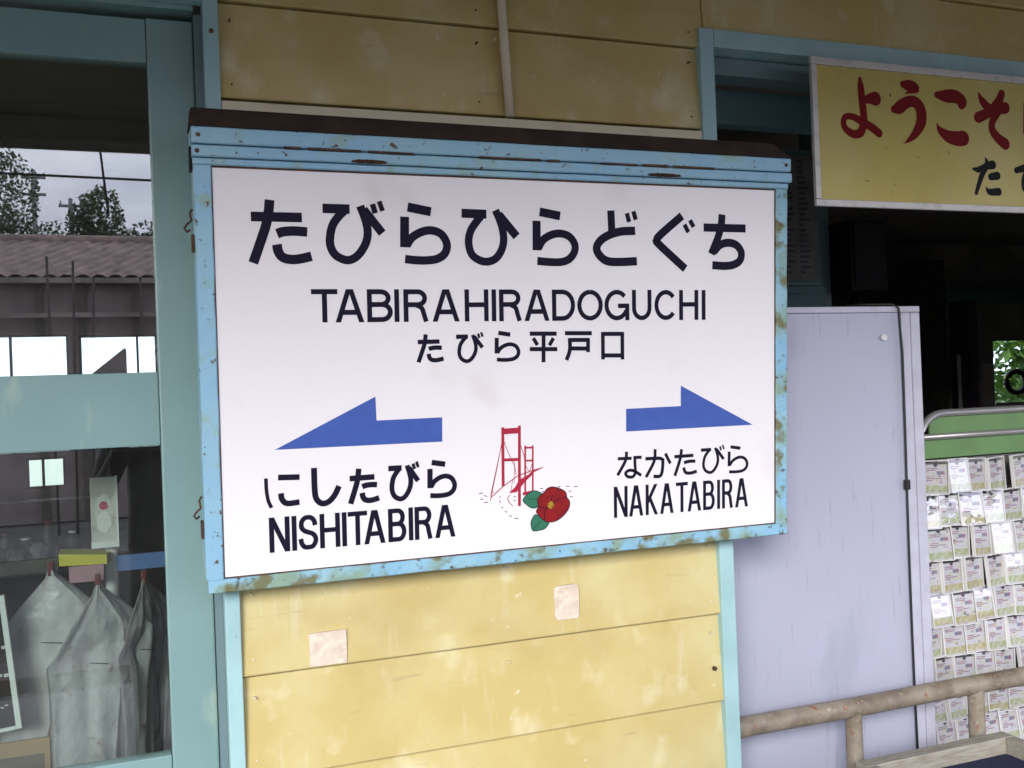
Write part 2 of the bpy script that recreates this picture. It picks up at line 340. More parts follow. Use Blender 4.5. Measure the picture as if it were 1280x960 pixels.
solo('cable_conduit', T([(.676, -.022, 2.003), (.668, -.022, 2.2), (.655, -.022, 2.655)], .0085, 12), M['cream'], 'cream round conduit running up the wall above the station sign', 'conduit', (.676, -.022, 2.003))
def scrap(x0, x1, z0, z1, lab, rnd):
    bm = bmesh.new(); pts = []
    cs = [(x0, z0), (x1, z0), (x1, z1), (x0, z1)]
    rc = .008 if rnd else .0015
    for i, (x, z) in enumerate(cs):
        sx = 1 if i in (0, 3) else -1; sz = 1 if i < 2 else -1
        a0 = {0: 180, 1: 270, 2: 0, 3: 90}[i]
        for k in range(5):
            a = R(a0 + 90*k/4); pts.append((x + sx*rc + rc*math.cos(a) + random.uniform(-.0006, .0006), z + sz*rc + rc*math.sin(a) + random.uniform(-.0006, .0006)))
    extr(bm, pts, -.0163, -.0085)
    return solo('tape_remnant', bm, M['tape'], lab, 'tape remnant', ((x0+x1)/2, -.012, z0))
scrap(.272, .336, 1.035, 1.092, 'square pale patch of old tape left on the yellow wall, lower left of the sign', False)
scrap(.731, .781, 1.060, 1.124, 'rounded pinkish patch of old tape under the middle of the sign', True)

# ------------------------------------------------------------ sliding door with glass
door = thing('sliding_door', 'pale blue green wooden sliding door with two large panes left of the sign', 'door', (-.35, .03, 0))
DX0, DX1 = -.86, .1205
part('stile', B(.0455, DX1, .030, .066, .02, 2.146, bev=.003), M['door'], door); part('stile', B(DX0, DX0+.075, .030, .066, .02, 2.146, bev=.003), M['door'], door)
part('rail', B(DX0+.076, .0447, .033, .064, 2.0705, 2.1445, bev=.002), M['door'], door)
part('rail', B(DX0+.076, .0447, .033, .064, 1.4265, 1.5500, bev=.002), M['door'], door)
part('rail', B(DX0+.076, .0447, .033, .064, .76, .906, bev=.002), M['door'], door)
part('lower_panel', B(DX0+.076, .0447, .044, .055, .02, .759), M['door'], door)
part('glass_pane', B(DX0+.074, .0465, .044, .048, 1.551, 2.0695), M['glass'], door)
part('glass_pane', B(DX0+.074, .0465, .044, .048, .907, 1.4255), M['glass'], door)

# ------------------------------------------------------------ the station name sign (local frame: u right, v up, n out of the face)
SO = Vector((.131, -.07, 1.210)); SV = Vector((0, -.043, .659)).normalized(); SU = Vector((1, 0, 0)); SN = SU.cross(SV)
SM = Matrix((SU, SV, SN)).transposed().to_4x4(); SM.translation = SO
sign = thing('station_sign', 'large white station name board in a rusty light blue frame with a small tin roof', 'station sign', (0, 0, 0))
sign.matrix_world = SM
def sp(name, bm, m=None, label=None, parent=None):
    return part(name, bm, m, parent or sign, label, local=True)
sp('panel', B(-.004, 1.066, -.003, .664, -.006, 0), M['panel'])
def frame_bar(x0, x1, y0, y1, z0, z1, seed, long_axis, amp=.0012):
    bm = bmesh.new(); n = 40; rings = []
    for i in range(n+1):
        f = i/n
        q = [amp*noise.noise(Vector((f*14, seed+k*3.1, 0))) for k in range(4)]
        if long_axis == 'x':
            x = x0+(x1-x0)*f; rings.append([bm.verts.new(v) for v in ((x, y0+q[0], z0), (x, y0+q[1], z1-.002), (x, y0+.002+q[1], z1), (x, y1-.002+q[2], z1), (x, y1+q[2], z1-.002), (x, y1+q[3], z0))])
        else:
            y = y0+(y1-y0)*f; rings.append([bm.verts.new(v) for v in ((x0+q[0], y, z0), (x0+q[1], y, z1-.002), (x0+.002+q[1], y, z1), (x1-.002+q[2], y, z1), (x1+q[2], y, z1-.002), (x1+q[3], y, z0))])
    for a, b in zip(rings, rings[1:]):
        for k in range(6): bm.faces.new((a[k], b[k], b[(k+1) % 6], a[(k+1) % 6]))
    bm.faces.new(rings[0]); bm.faces.new(rings[-1][::-1]); return bm
sp('frame_bar', frame_bar(-.0275, 1.0865, .6605, .6715, -.05, .0055, 1, 'x', .0006), M['blue'])
sp('frame_bar', frame_bar(-.0245, 1.0845, -.0225, .0000, -.05, .0055, 2, 'x'), M['bluerust'])
sp('frame_bar', frame_bar(-.0270, .0000, .0004, .6600, -.05, .0050, 3, 'y'), M['blue'])
sp('frame_bar', frame_bar(1.0600, 1.0860, .0004, .6600, -.05, .0050, 4, 'y'), M['bluerust'])
sp('back_box', B(-.022, 1.080, -.016, .70, -.056, -.0505), M['blue'])
gk = bmesh.new()
for q in ((.0, 1.06, .6575, .6604, 0, .0012), (.0, 1.06, .0001, .0022, 0, .0012), (.0001, .0016, .0022, .6575, 0, .0012), (1.0580, 1.0599, .0022, .6575, 0, .0012)): box(gk, *q)
sp('gasket', gk, M['rust'])
sp('cap_lower', frame_bar(-.0285, 1.0905, .6725, .6905, -.05, .0120, 5, 'x', .0007), M['blue'])
sp('cap_fascia', frame_bar(-.0290, 1.0850, .6922, .7180, -.05, .0160, 6, 'x', .0007), M['blue'])
rs = bmesh.new()
a = [rs.verts.new(v) for v in ((-.031, .7185, .0175), (1.0845, .7185, .0175), (1.058, .7485, -.004), (-.027, .7505, -.004), (-.027, .754, -.055), (1.048, .752, -.055), (-.031, .7185, -.055), (1.0845, .7185, -.055))]
for f in ((0, 1, 2, 3), (3, 2, 5, 4), (1, 7, 5, 2), (0, 3, 4, 6), (4, 5, 7, 6), (0, 6, 7, 1)): rs.faces.new([a[i] for i in f])
sp('tin_roof', rs, M['rustroof'])
for x0, x1, seed in ((.222, .282, 1), (.772, .842, 7)):
    hb = bmesh.new(); n = 16
    top = []; bot = []
    for i in range(n+1):
        x = x0+(x1-x0)*i/n; e = math.sin(math.pi*i/n)**.5
        top.append(hb.verts.new((x, .676+.003*e+.0018*noise.noise(Vector((i*.9, seed, 0))), .0128))); bot.append(hb.verts.new((x, .6745-.0025*e+.0018*noise.noise(Vector((i*.9, seed, 5))), .0128)))
    for i in range(n): hb.faces.new((bot[i], bot[i+1], top[i+1], top[i]))
    bmesh.ops.solidify(hb, geom=hb.faces[:], thickness=.002)
    sp('rusted_hinge', hb, M['rust'])
js = bmesh.new()
random.seed(2)
x = -.015
while x < 1.08:
    l_ = random.uniform(.02, .12)
    if random.random() < .72: box(js, x, min(x+l_, 1.083), .6898+random.uniform(0, .0006), .6923+random.uniform(0, .0012), .0100, .0167)
    x += l_+.012
sp('rust_seam', js, M['rust'])['kind'] = 'stuff'
for u, v in ((-.019, .705), (-.021, .681), (1.074, .705)):
    q = bmesh.new(); bmesh.ops.create_uvsphere(q, u_segments=10, v_segments=6, radius=.0036, matrix=Matrix.Translation((u, v, .0158 if v > .69 else .012))); sp('screw', q, M['rust'])
for v, k in ((.575, 0), (.115, 1)):
    q = bmesh.new()
    tube(q, [(-.029, v+.018, -.02), (-.033, v+.012, -.018), (-.031, v, -.016), (-.038, v-.006, -.014), (-.042, v-.012, -.016), (-.038, v-.018, -.02), (-.033, v-.014, -.022)], .0018, 6)
    box(q, -.0315, -.0275, v-.05, v-.022, -.03, -.012); sp('latch_hook', q, M['rust'])
q = B(-.0315, -.0275, .652, .690, -.03, -.006); sp('side_clip', q, M['black'])
q = B(1.0865, 1.0905, .30, .34, -.03, -.012); sp('side_clip', q, M['rust'])

# lettering: brush/gothic strokes as thin printed film on the panel; units 0.1 mm in (u, v)
INK=[[155,[[592,5821],[1403,5825]]],[155,[[894,6095],[872,5900],[827,5691],[732,5417],[608,5079]]],[155,[[997,5553],[1094,5587],[1271,5603],[1484,5591]]],[155,[[989,5381],[1013,5260],[1083,5172],[1226,5141],[1388,5159],[1544,5198]]],[155,[[1744,5983],[2192,5981]]],[140,[[2116,5966],[2005,5856],[1902,5706],[1856,5517],[1860,5369],[1923,5239],[2030,5166],[2154,5139],[2282,5193],[2394,5319],[2471,5478],[2487,5644],[2449,5826],[2370,6039]]],[147,[[2427,5983],[2738,5596]]],[96,[[2579,6078],[2625,5925]]],[85,[[2694,6126],[2750,5966]]],[155,[[3184,6045],[3593,5976]]],[155,[[3129,5881],[3117,5366]]],[143,[[3153,5397],[3252,5533],[3430,5633],[3608,5659],[3776,5594],[3868,5433],[3833,5278],[3705,5183],[3526,5150],[3314,5150],[3122,5168]]],[155,[[4144,5966],[4599,5961]]],[140,[[4516,5945],[4416,5830],[4303,5664],[4263,5474],[4305,5284],[4413,5182],[4579,5136],[4747,5185],[4862,5326],[4912,5501],[4896,5693],[4843,5866],[4768,6035]]],[155,[[4826,5962],[5159,5585]]],[155,[[5605,6030],[6003,5965]]],[155,[[5545,5869],[5537,5347]]],[143,[[5567,5379],[5666,5532],[5822,5623],[5998,5653],[6175,5603],[6282,5470],[6276,5326],[6170,5199],[6011,5144],[5776,5142],[5548,5158]]],[147,[[7017,6091],[7033,5700]]],[155,[[7514,5732],[7224,5713],[6978,5645],[6794,5533],[6721,5395],[6791,5260],[6932,5171],[7157,5154],[7546,5173]]],[90,[[7345,6051],[7391,5891]]],[90,[[7480,6089],[7530,5934]]],[155,[[8508,6033],[8039,5664],[7970,5561],[8027,5478],[8575,5039]]],[90,[[8561,5871],[8644,5726]]],[90,[[8681,5954],[8760,5828]]],[155,[[8979,5824],[9919,5824]]],[155,[[9390,6080],[9367,5879],[9299,5650],[9147,5324]]],[155,[[9198,5363],[9343,5498],[9523,5543],[9703,5504],[9816,5371],[9793,5217],[9656,5129],[9454,5099],[9168,5112]]],[60,[[707,1585],[712,1390],[734,1222],[785,1093]]],[95,[[902,1585],[1252,1570]]],[95,[[940,1323],[959,1219],[1039,1148],[1240,1155]]],[98,[[1491,1706],[1493,1361],[1517,1190],[1607,1104],[1720,1124],[1821,1224],[1902,1375]]],[62,[[7115,1513],[7402,1505]]],[62,[[7298,1635],[7270,1461],[7106,1202]]],[60,[[7613,1511],[7468,1515,1],[7472,1378],[7478,1236],[7425,1157],[7320,1164],[7273,1231],[7347,1280],[7452,1261],[7602,1169]]],[66,[[7692,1477],[7985,1469],[8066,1435,1],[8059,1293],[8037,1175],[7983,1126],[7862,1134]]],[62,[[7901,1647],[7878,1423],[7702,1126]]],[62,[[8120,1551],[8227,1354]]],[76,[[5383,3866],[5907,3857]]],[76,[[5379,3590],[5916,3578]]],[76,[[5650,3841],[5642,3348]]],[70,[[5449,3786],[5529,3659]]],[70,[[5841,3779],[5760,3649]]],[76,[[6069,3863],[6607,3854]]],[76,[[6165,3773],[6162,3552],[6094,3375]]],[76,[[6164,3739],[6558,3732]]],[76,[[6530,3758],[6527,3510]]],[76,[[6162,3586],[6528,3575]]],[76,[[6830,3873],[6830,3368]]],[76,[[7230,3867],[7229,3358]]],[76,[[6835,3838],[7230,3832]]],[76,[[6831,3442],[7230,3433]]],[76,[[3313,3757],[3702,3759]]],[76,[[3458,3886],[3447,3794],[3426,3696],[3380,3567],[3321,3408]]],[76,[[3508,3631],[3554,3647],[3639,3655],[3741,3649]]],[76,[[3504,3550],[3515,3493],[3548,3452],[3617,3437],[3695,3445],[3770,3464]]],[76,[[4003,3835],[4220,3833]]],[68,[[4184,3826],[4130,3770],[4079,3694],[4057,3597],[4059,3522],[4090,3456],[4141,3419],[4202,3405],[4264,3433],[4319,3497],[4356,3578],[4364,3662],[4345,3755],[4307,3863]]],[72,[[4335,3834],[4486,3638]]],[47,[[4408,3883],[4431,3805]]],[42,[[4464,3907],[4492,3826]]],[76,[[4785,3891],[5011,3854]]],[76,[[4754,3803],[4748,3527]]],[70,[[4767,3543],[4822,3617],[4921,3670],[5019,3684],[5113,3649],[5164,3563],[5144,3480],[5073,3429],[4974,3411],[4857,3411],[4750,3421]]],[95,[[2081,1486],[2507,1489]]],[95,[[2240,1645],[2228,1532],[2205,1411],[2155,1252],[2089,1057]]],[95,[[2294,1331],[2345,1351],[2438,1360],[2550,1353]]],[95,[[2290,1231],[2302,1162],[2339,1111],[2414,1093],[2500,1103],[2581,1126]]],[95,[[2749,1613],[2984,1611]]],[86,[[2944,1601],[2886,1532],[2831,1437],[2807,1316],[2810,1223],[2843,1140],[2898,1094],[2964,1077],[3031,1111],[3090,1191],[3130,1292],[3139,1397],[3119,1513],[3077,1648]]],[90,[[3107,1612],[3271,1367]]],[59,[[3187,1673],[3211,1575]]],[52,[[3247,1703],[3277,1602]]],[95,[[3519,1669],[3763,1624]]],[95,[[3486,1562],[3479,1224]]],[87,[[3501,1244],[3560,1334],[3666,1399],[3772,1416],[3872,1373],[3927,1268],[3906,1167],[3830,1104],[3723,1083],[3597,1083],[3482,1095]]],[64,[[8314,1478],[8732,1480]]],[64,[[8470,1614],[8459,1517],[8435,1414],[8387,1278],[8322,1111]]],[64,[[8523,1346],[8573,1362],[8664,1371],[8774,1365]]],[64,[[8519,1260],[8531,1201],[8567,1157],[8641,1142],[8725,1151],[8805,1170]]],[64,[[8899,1570],[9128,1569]]],[58,[[9089,1561],[9032,1503],[8980,1424],[8956,1324],[8958,1246],[8991,1177],[9045,1139],[9109,1124],[9174,1153],[9231,1219],[9270,1303],[9278,1391],[9259,1487],[9218,1599]]],[61,[[9248,1569],[9407,1366]]],[40,[[9325,1620],[9349,1539]]],[35,[[9384,1645],[9413,1561]]],[64,[[9565,1595],[9790,1557]]],[64,[[9534,1505],[9528,1220]]],[59,[[9548,1237],[9602,1312],[9700,1367],[9798,1382],[9891,1346],[9942,1257],[9922,1171],[9852,1119],[9754,1101],[9636,1101],[9530,1111]]],[84,[[1519,4618,1],[1954,4618,1]]],[84,[[1737,4111,1],[1737,4660,1]]],[-84,[[1958,4108,1],[2139,4659,1]]],[-84,[[2352,4108,1],[2171,4659,1]]],[84,[[2025,4274,1],[2285,4274,1]]],[84,[[2491,4106,1],[2491,4658,1]]],[84,[[2491,4616,1],[2686,4616,1],[2719,4612,1],[2750,4601,1],[2777,4584,1],[2797,4562,1],[2810,4536,1],[2814,4508,1],[2810,4480,1],[2797,4454,1],[2777,4432,1],[2750,4415,1],[2719,4404,1],[2686,4401,1],[2491,4401,1]]],[84,[[2491,4401,1],[2704,4401,1],[2741,4396,1],[2775,4384,1],[2804,4364,1],[2827,4337,1],[2841,4307,1],[2846,4274,1],[2841,4242,1],[2827,4211,1],[2804,4185,1],[2775,4165,1],[2741,4152,1],[2704,4148,1],[2491,4148,1]]],[84,[[2960,4105,1],[2960,4657,1]]],[84,[[3119,4103,1],[3119,4656,1]]],[84,[[3119,4614,1],[3325,4614,1],[3358,4611,1],[3389,4600,1],[3415,4582,1],[3436,4559,1],[3448,4533,1],[3453,4504,1],[3448,4476,1],[3436,4449,1],[3415,4426,1],[3389,4409,1],[3358,4398,1],[3325,4394,1],[3119,4394,1]]],[84,[[3297,4391,1],[3396,4335,0],[3439,4214,0],[3474,4103,1]]],[-84,[[3631,4100,1],[3814,4655,1]]],[-84,[[4030,4100,1],[3846,4655,1]]],[84,[[3698,4267,1],[3962,4267,1]]],[84,[[4212,4098,1],[4212,4654,1]]],[84,[[4569,4098,1],[4569,4654,1]]],[84,[[4212,4387,1],[4569,4387,1]]],[84,[[4711,4096,1],[4711,4653,1]]],[84,[[4850,4094,1],[4850,4652,1]]],[84,[[4850,4610,1],[5049,4610,1],[5081,4607,1],[5111,4595,1],[5137,4578,1],[5156,4555,1],[5169,4528,1],[5173,4499,1],[5169,4470,1],[5156,4443,1],[5137,4420,1],[5111,4403,1],[5081,4391,1],[5049,4388,1],[4850,4388,1]]],[84,[[5022,4385,1],[5118,4329,0],[5159,4206,0],[5194,4094,1]]],[-84,[[5330,4091,1],[5513,4650,1]]],[-84,[[5727,4091,1],[5545,4650,1]]],[84,[[5398,4259,1],[5660,4259,1]]],[84,[[5865,4088,1],[5865,4649,1]]],[84,[[5865,4607,1],[6032,4607,1],[6085,4598,1],[6134,4575,1],[6176,4537,1],[6209,4487,1],[6229,4430,1],[6236,4368,1],[6229,4307,1],[6209,4249,1],[6176,4200,1],[6134,4162,1],[6085,4138,1],[6032,4130,1],[5865,4130,1]]],[84,[[6577,4605,1],[6625,4599,1],[6671,4581,1],[6711,4553,1],[6745,4515,1],[6771,4469,1],[6787,4419,1],[6792,4366,1],[6787,4313,1],[6771,4262,1],[6745,4217,1],[6711,4179,1],[6671,4151,1],[6625,4133,1],[6577,4127,1],[6530,4133,1],[6484,4151,1],[6443,4179,1],[6409,4217,1],[6384,4262,1],[6368,4313,1],[6362,4366,1],[6368,4419,1],[6384,4469,1],[6409,4515,1],[6443,4553,1],[6484,4581,1],[6530,4599,1],[6577,4605,1]]],[84,[[7282,4523,1],[7241,4563,1],[7192,4590,1],[7138,4602,1],[7084,4599,1],[7032,4580,1],[6986,4547,1],[6949,4502,1],[6923,4448,1],[6911,4389,1],[6912,4328,1],[6927,4269,1],[6954,4217,1],[6993,4173,1],[7040,4143,1],[7093,4126,1],[7147,4125,1],[7200,4140,1],[7248,4169,1],[7288,4210,1],[7317,4262,1]]],[84,[[7145,4349,1],[7337,4349,1],[7337,4082,1]]],[84,[[7479,4643,1],[7479,4330,1],[7481,4272,1],[7495,4223,1],[7520,4181,1],[7555,4149,1],[7596,4128,1],[7641,4121,1],[7686,4128,1],[7727,4149,1],[7762,4181,1],[7787,4223,1],[7801,4272,1],[7804,4330,1],[7804,4643,1]]],[84,[[8310,4506,1],[8275,4548,1],[8232,4579,1],[8184,4596,1],[8134,4598,1],[8086,4586,1],[8041,4560,1],[8003,4521,1],[7974,4473,1],[7956,4417,1],[7950,4358,1],[7956,4299,1],[7974,4244,1],[8003,4195,1],[8041,4157,1],[8086,4131,1],[8134,4119,1],[8184,4121,1],[8232,4138,1],[8275,4168,1],[8310,4210,1]]],[84,[[8479,4073,1],[8479,4639,1]]],[84,[[8813,4073,1],[8813,4639,1]]],[84,[[8479,4367,1],[8813,4367,1]]],[84,[[8972,4071,1],[8972,4638,1]]],[80,[[774,351,1],[774,933,1]]],[80,[[1027,351,1],[1027,933,1]]],[-80,[[774,933,1],[1027,351,1]]],[80,[[1140,350,1],[1140,931,1]]],[80,[[1486,749,1],[1468,829,0],[1422,879,0],[1372,889,0],[1316,879,0],[1265,819,0],[1262,729,0],[1308,669,0],[1372,639,0],[1443,609,0],[1486,549,0],[1488,479,0],[1443,404,0],[1372,389,0],[1305,399,0],[1260,459,0],[1245,539,1]]],[80,[[1601,348,1],[1601,927,1]]],[80,[[1860,348,1],[1860,927,1]]],[80,[[1601,649,1],[1860,649,1]]],[80,[[1973,347,1],[1973,925,1]]],[80,[[2034,883,1],[2366,883,1]]],[80,[[2200,346,1],[2200,923,1]]],[-80,[[2348,345,1],[2479,921,1]]],[-80,[[2633,345,1],[2502,921,1]]],[80,[[2397,518,1],[2585,518,1]]],[80,[[2766,344,1],[2766,918,1]]],[80,[[2766,878,1],[2897,878,1],[2919,874,1],[2939,863,1],[2957,845,1],[2971,821,1],[2979,794,1],[2982,764,1],[2979,735,1],[2971,708,1],[2957,684,1],[2939,666,1],[2919,655,1],[2897,651,1],[2766,651,1]]],[80,[[2766,651,1],[2909,651,1],[2933,646,1],[2956,633,1],[2976,612,1],[2991,584,1],[3000,552,1],[3004,517,1],[3000,483,1],[2991,450,1],[2976,423,1],[2956,401,1],[2933,388,1],[2909,384,1],[2766,384,1]]],[80,[[3126,343,1],[3126,916,1]]],[80,[[3233,342,1],[3233,915,1]]],[80,[[3233,875,1],[3371,875,1],[3394,871,1],[3414,859,1],[3432,841,1],[3445,817,1],[3454,789,1],[3457,759,1],[3454,729,1],[3445,701,1],[3432,677,1],[3414,659,1],[3394,647,1],[3371,643,1],[3233,643,1]]],[80,[[3352,640,1],[3419,582,0],[3447,456,0],[3471,342,1]]],[-80,[[3597,340,1],[3730,912,1]]],[-80,[[3886,340,1],[3753,912,1]]],[80,[[3646,512,1],[3837,512,1]]],[66,[[7056,408,1],[7056,992,1]]],[66,[[7277,408,1],[7277,992,1]]],[-66,[[7056,992,1],[7277,408,1]]],[-66,[[7375,407,1],[7480,988,1]]],[-66,[[7604,407,1],[7499,988,1]]],[66,[[7414,581,1],[7565,581,1]]],[66,[[7723,406,1],[7723,985,1]]],[-66,[[7723,626,1],[7910,985,1]]],[-66,[[7782,724,1],[7919,406,1]]],[-66,[[8034,404,1],[8137,981,1]]],[-66,[[8257,404,1],[8155,981,1]]],[66,[[8072,577,1],[8219,577,1]]],[66,[[8345,945,1],[8605,945,1]]],[66,[[8475,403,1],[8475,978,1]]],[-66,[[8633,402,1],[8738,975,1]]],[-66,[[8863,402,1],[8757,975,1]]],[66,[[8672,573,1],[8824,573,1]]],[66,[[8976,400,1],[8976,971,1]]],[66,[[8976,938,1],[9083,938,1],[9101,934,1],[9118,923,1],[9133,904,1],[9144,880,1],[9151,852,1],[9153,822,1],[9151,792,1],[9144,764,1],[9133,740,1],[9118,721,1],[9101,710,1],[9083,706,1],[8976,706,1]]],[66,[[8976,706,1],[9093,706,1],[9113,701,1],[9132,688,1],[9148,666,1],[9160,638,1],[9168,605,1],[9171,569,1],[9168,534,1],[9160,501,1],[9148,473,1],[9132,451,1],[9113,438,1],[9093,433,1],[8976,433,1]]],[66,[[9290,399,1],[9290,969,1]]],[66,[[9400,398,1],[9400,967,1]]],[66,[[9400,934,1],[9506,934,1],[9523,930,1],[9538,918,1],[9552,899,1],[9562,875,1],[9569,846,1],[9571,816,1],[9569,785,1],[9562,757,1],[9552,732,1],[9538,713,1],[9523,702,1],[9506,698,1],[9400,698,1]]],[66,[[9491,694,1],[9542,637,0],[9564,512,0],[9582,398,1]]],[-66,[[9699,397,1],[9804,963,1]]],[-66,[[9927,397,1],[9822,963,1]]],[66,[[9738,567,1],[9888,567,1]]]]
ARROW1=[[864,2044],[2555,2851],[2566,2443],[3724,2445],[3718,2022]]
ARROW2=[[7295,2436],[8461,2440],[8463,2829],[10076,2003],[7291,2013]]
RED=[[42,[[4841,2214],[4832,1165]]],[42,[[5159,2229],[5137,782]]],[80,[[4840,2140],[5158,2143]]],[42,[[4844,1630],[5137,1624]]],[26,[[5264,1864],[5251,1026]]],[26,[[5411,1860],[5398,1016]]],[26,[[5263,1825],[5411,1822]]],[26,[[5260,1592],[5407,1588]]],[42,[[5204,994],[5398,1021]]],[9,[[4824,1941],[4595,1027]]],[9,[[4833,2012],[4715,1471],[4580,909]]],[9,[[4850,1987],[4935,1768],[5058,1497],[5082,1351]]],[9,[[5155,1947],[5241,1678],[5252,1557]]],[14,[[4594,975],[4824,1154],[5107,1326],[5365,1400],[5605,1447]]],[10,[[4961,1000],[4909,932],[4946,857],[5009,792]]],[7,[[5060,1617],[5041,1210]]],[7,[[5017,1284],[4975,1047]]],[8,[[5264,1508],[5339,1382],[5407,1571]]]]
DECK=[[4936,1030],[5065,1136],[5131,1252],[5313,1336],[5417,1421],[5613,1449],[5430,1376],[5364,1308],[5233,1197],[5155,1106],[5077,1035]]
PETAL=[[5501,911],[5620,999],[5673,1056],[5778,1085],[5936,1037],[6041,968],[6067,868],[6119,791],[6104,669],[6009,554],[5875,466],[5743,441],[5612,476],[5509,582],[5458,659],[5498,741],[5487,827]]
LEAF1=[[5203,885],[5308,998],[5438,1037],[5567,979],[5540,932],[5500,838],[5485,742],[5381,726],[5291,782]]
LEAF2=[[5365,509],[5431,601],[5535,556],[5638,462],[5703,432],[5636,340],[5531,312],[5388,313],[5351,438]]
PLINE=[[12,[[5776,939],[5762,867],[5748,795]]],[12,[[5788,804],[5907,856],[6054,882]]],[12,[[5655,704],[5614,610],[5612,488]]],[12,[[5511,740],[5615,708],[5694,714]]],[10,[[5306,902],[5487,876]]],[10,[[5401,348],[5547,470]]]]
CORE=[[5682,775],[5722,821],[5788,816],[5813,765],[5799,705],[5733,693],[5689,726]]
DASH=[[14,[[4375,1067],[4450,1066]]],[14,[[4393,959],[4456,961]]],[14,[[4467,894],[4537,898]]],[14,[[4474,1027],[4524,994]]],[14,[[4608,1074],[4650,1061]]],[14,[[4759,914],[4773,865]]],[14,[[4792,797],[4822,766]]],[14,[[4855,715],[4897,688]]],[14,[[4937,629],[4988,601]]],[14,[[5038,570],[5115,554]]],[14,[[4770,990],[4770,954]]],[14,[[5542,1066],[5600,1069]]],[14,[[5884,1073],[5942,1074]]],[14,[[6056,1070],[6123,1070]]],[14,[[6216,1054],[6288,1054]]],[14,[[6108,983],[6156,972]]],[14,[[6133,876],[6192,876]]],[14,[[5581,1014],[5620,999]]],[14,[[5023,887],[5064,884]]],[14,[[5029,961],[5070,960]]]]
BR_RED=[[[1267,2713,89],[1283,2532,171],[1307,2203,186],[1333,1907,186],[1299,1707,186],[1219,1570,193],[1047,1534,177],[869,1616,161],[795,1743,147],[854,1884,139],[1044,1896,147],[1284,1805,178],[1524,1703,187],[1713,1590,188]],[[1376,2274,149],[1534,2311,247],[1650,2319,308]],[[2408,2680,153],[2556,2664,254],[2704,2634,254],[2757,2587,154],[2440,2480,11]],[[2140,2124,167],[2277,2166,275],[2495,2298,253],[2709,2323,254],[2865,2170,279],[2868,1899,271],[2710,1652,200],[2540,1501,115],[2378,1398,11]],[[3346,2516,157],[3587,2508,284],[3853,2516,302],[4048,2418,263],[4022,2341,207]],[[3301,1897,16],[3394,1741,165],[3629,1617,284],[3894,1587,334],[4037,1605,335]],[[4532,2632,48],[4624,2474,178],[4790,2328,228]],[[5214,2672,189],[5096,2471,221],[4831,2243,228],[4495,2093,250]],[[4760,2193,203],[5019,2307,245],[5299,2360,272]],[[5061,2240,204],[4902,2019,179],[4893,1843,204],[5031,1675,229],[5255,1539,271]],[[5917,2489,125],[5872,1827,125]],[[5915,2453,125],[6638,2511,144],[6602,1868,127]],[[5899,2149,100],[6596,2191,102]],[[5883,1863,108],[6580,1902,110]]]
BR_BLK=[[[4285,941,56],[4443,926,137],[4675,1009,162],[4860,1053,203]],[[4649,1207,24],[4687,1062,138],[4517,776,137],[4348,404,96]],[[4791,780,162],[4985,812,188]],[[4641,537,32],[4736,442,146],[5003,451,179]],[[5561,959,141],[5766,1010,166],[5886,1044,125],[5767,755,125],[5788,542,141],[5997,460,142],[6196,592,134],[6237,916,135],[6177,1128,101]],[[6177,1128,101],[6402,851,144]],[[6373,1209,51],[6440,1104,84]],[[6520,1251,51],[6587,1146,85]]]
def catmull(pts, n=7):
    if len(pts) < 3: return [Vector(p) for p in pts]
    P = [Vector(p) for p in pts]; out = []
    for i in range(len(P)-1):
        p0 = P[i-1] if i else P[0]*2-P[1]; p1, p2 = P[i], P[i+1]; p3 = P[i+2] if i+2 < len(P) else P[-1]*2-P[-2]
        for k in range(n):
            t = k/n; out.append(.5*((2*p1) + (p2-p0)*t + (2*p0-5*p1+4*p2-p3)*t*t + (3*p1-p0-3*p2+p3)*t**3))
    out.append(P[-1]); return out
def path(pts):
    segs = [[pts[0][:2]]]
    for p in pts[1:]:
        segs[-1].append(p[:2])
        if len(p) > 2 and p[2] == 1 and p is not pts[-1]: segs.append([p[:2]])
    out = []
    for s in segs:
        c = catmull(s); out += c if not out else c[1:]
    return out
def ribbon(bm, pts, wid, n0):
    if wid < 0:      # straight diagonal of a roman letter, its ends cut level
        (x0, y0), (x1, y1) = pts[0][:2], pts[-1][:2]; hw = -wid*.5*math.hypot(x1-x0, y1-y0)/abs(y1-y0)
        q = [(x0-hw, y0), (x0+hw, y0), (x1+hw, y1), (x1-hw, y1)]
        f = bm.faces.new([bm.verts.new((a*1e-4, b*1e-4, n0)) for a, b in q]); f.normal_update()
        if f.normal.z < 0: f.normal_flip()
        return
    P = [Vector(p)*1e-4 for p in pts]; h = wid*.5e-4; Lf = []
    clean = [P[0]]
    for p in P[1:]:
        if (p-clean[-1]).length > 1e-5: clean.append(p)
    P = clean
    if len(P) < 2: return
    for i, p in enumerate(P):
        d1 = (p-P[i-1]).normalized() if i else (P[1]-P[0]).normalized()
        d2 = (P[i+1]-p).normalized() if i < len(P)-1 else d1
        n1 = Vector((-d1.y, d1.x)); n2 = Vector((-d2.y, d2.x)); mm = n1+n2
        if mm.length < .2: mm = n1.copy()
        mm.normalize(); k = min(1/max(mm.dot(n1), .3), 2.2)
        Lf.append((bm.verts.new((p.x+mm.x*h*k, p.y+mm.y*h*k, n0)), bm.verts.new((p.x-mm.x*h*k, p.y-mm.y*h*k, n0))))
    for (a, b), (c, d) in zip(Lf, Lf[1:]):
        try:
            f = bm.faces.new((a, b, d, c)); f.normal_update()
            if f.normal.z < 0: f.normal_flip()
        except ValueError: pass
def mesh_raw(name, bm, m):
    me = bpy.data.meshes.new(name); bm.to_mesh(me); bm.free(); me.materials.append(m); return me
groups = {}
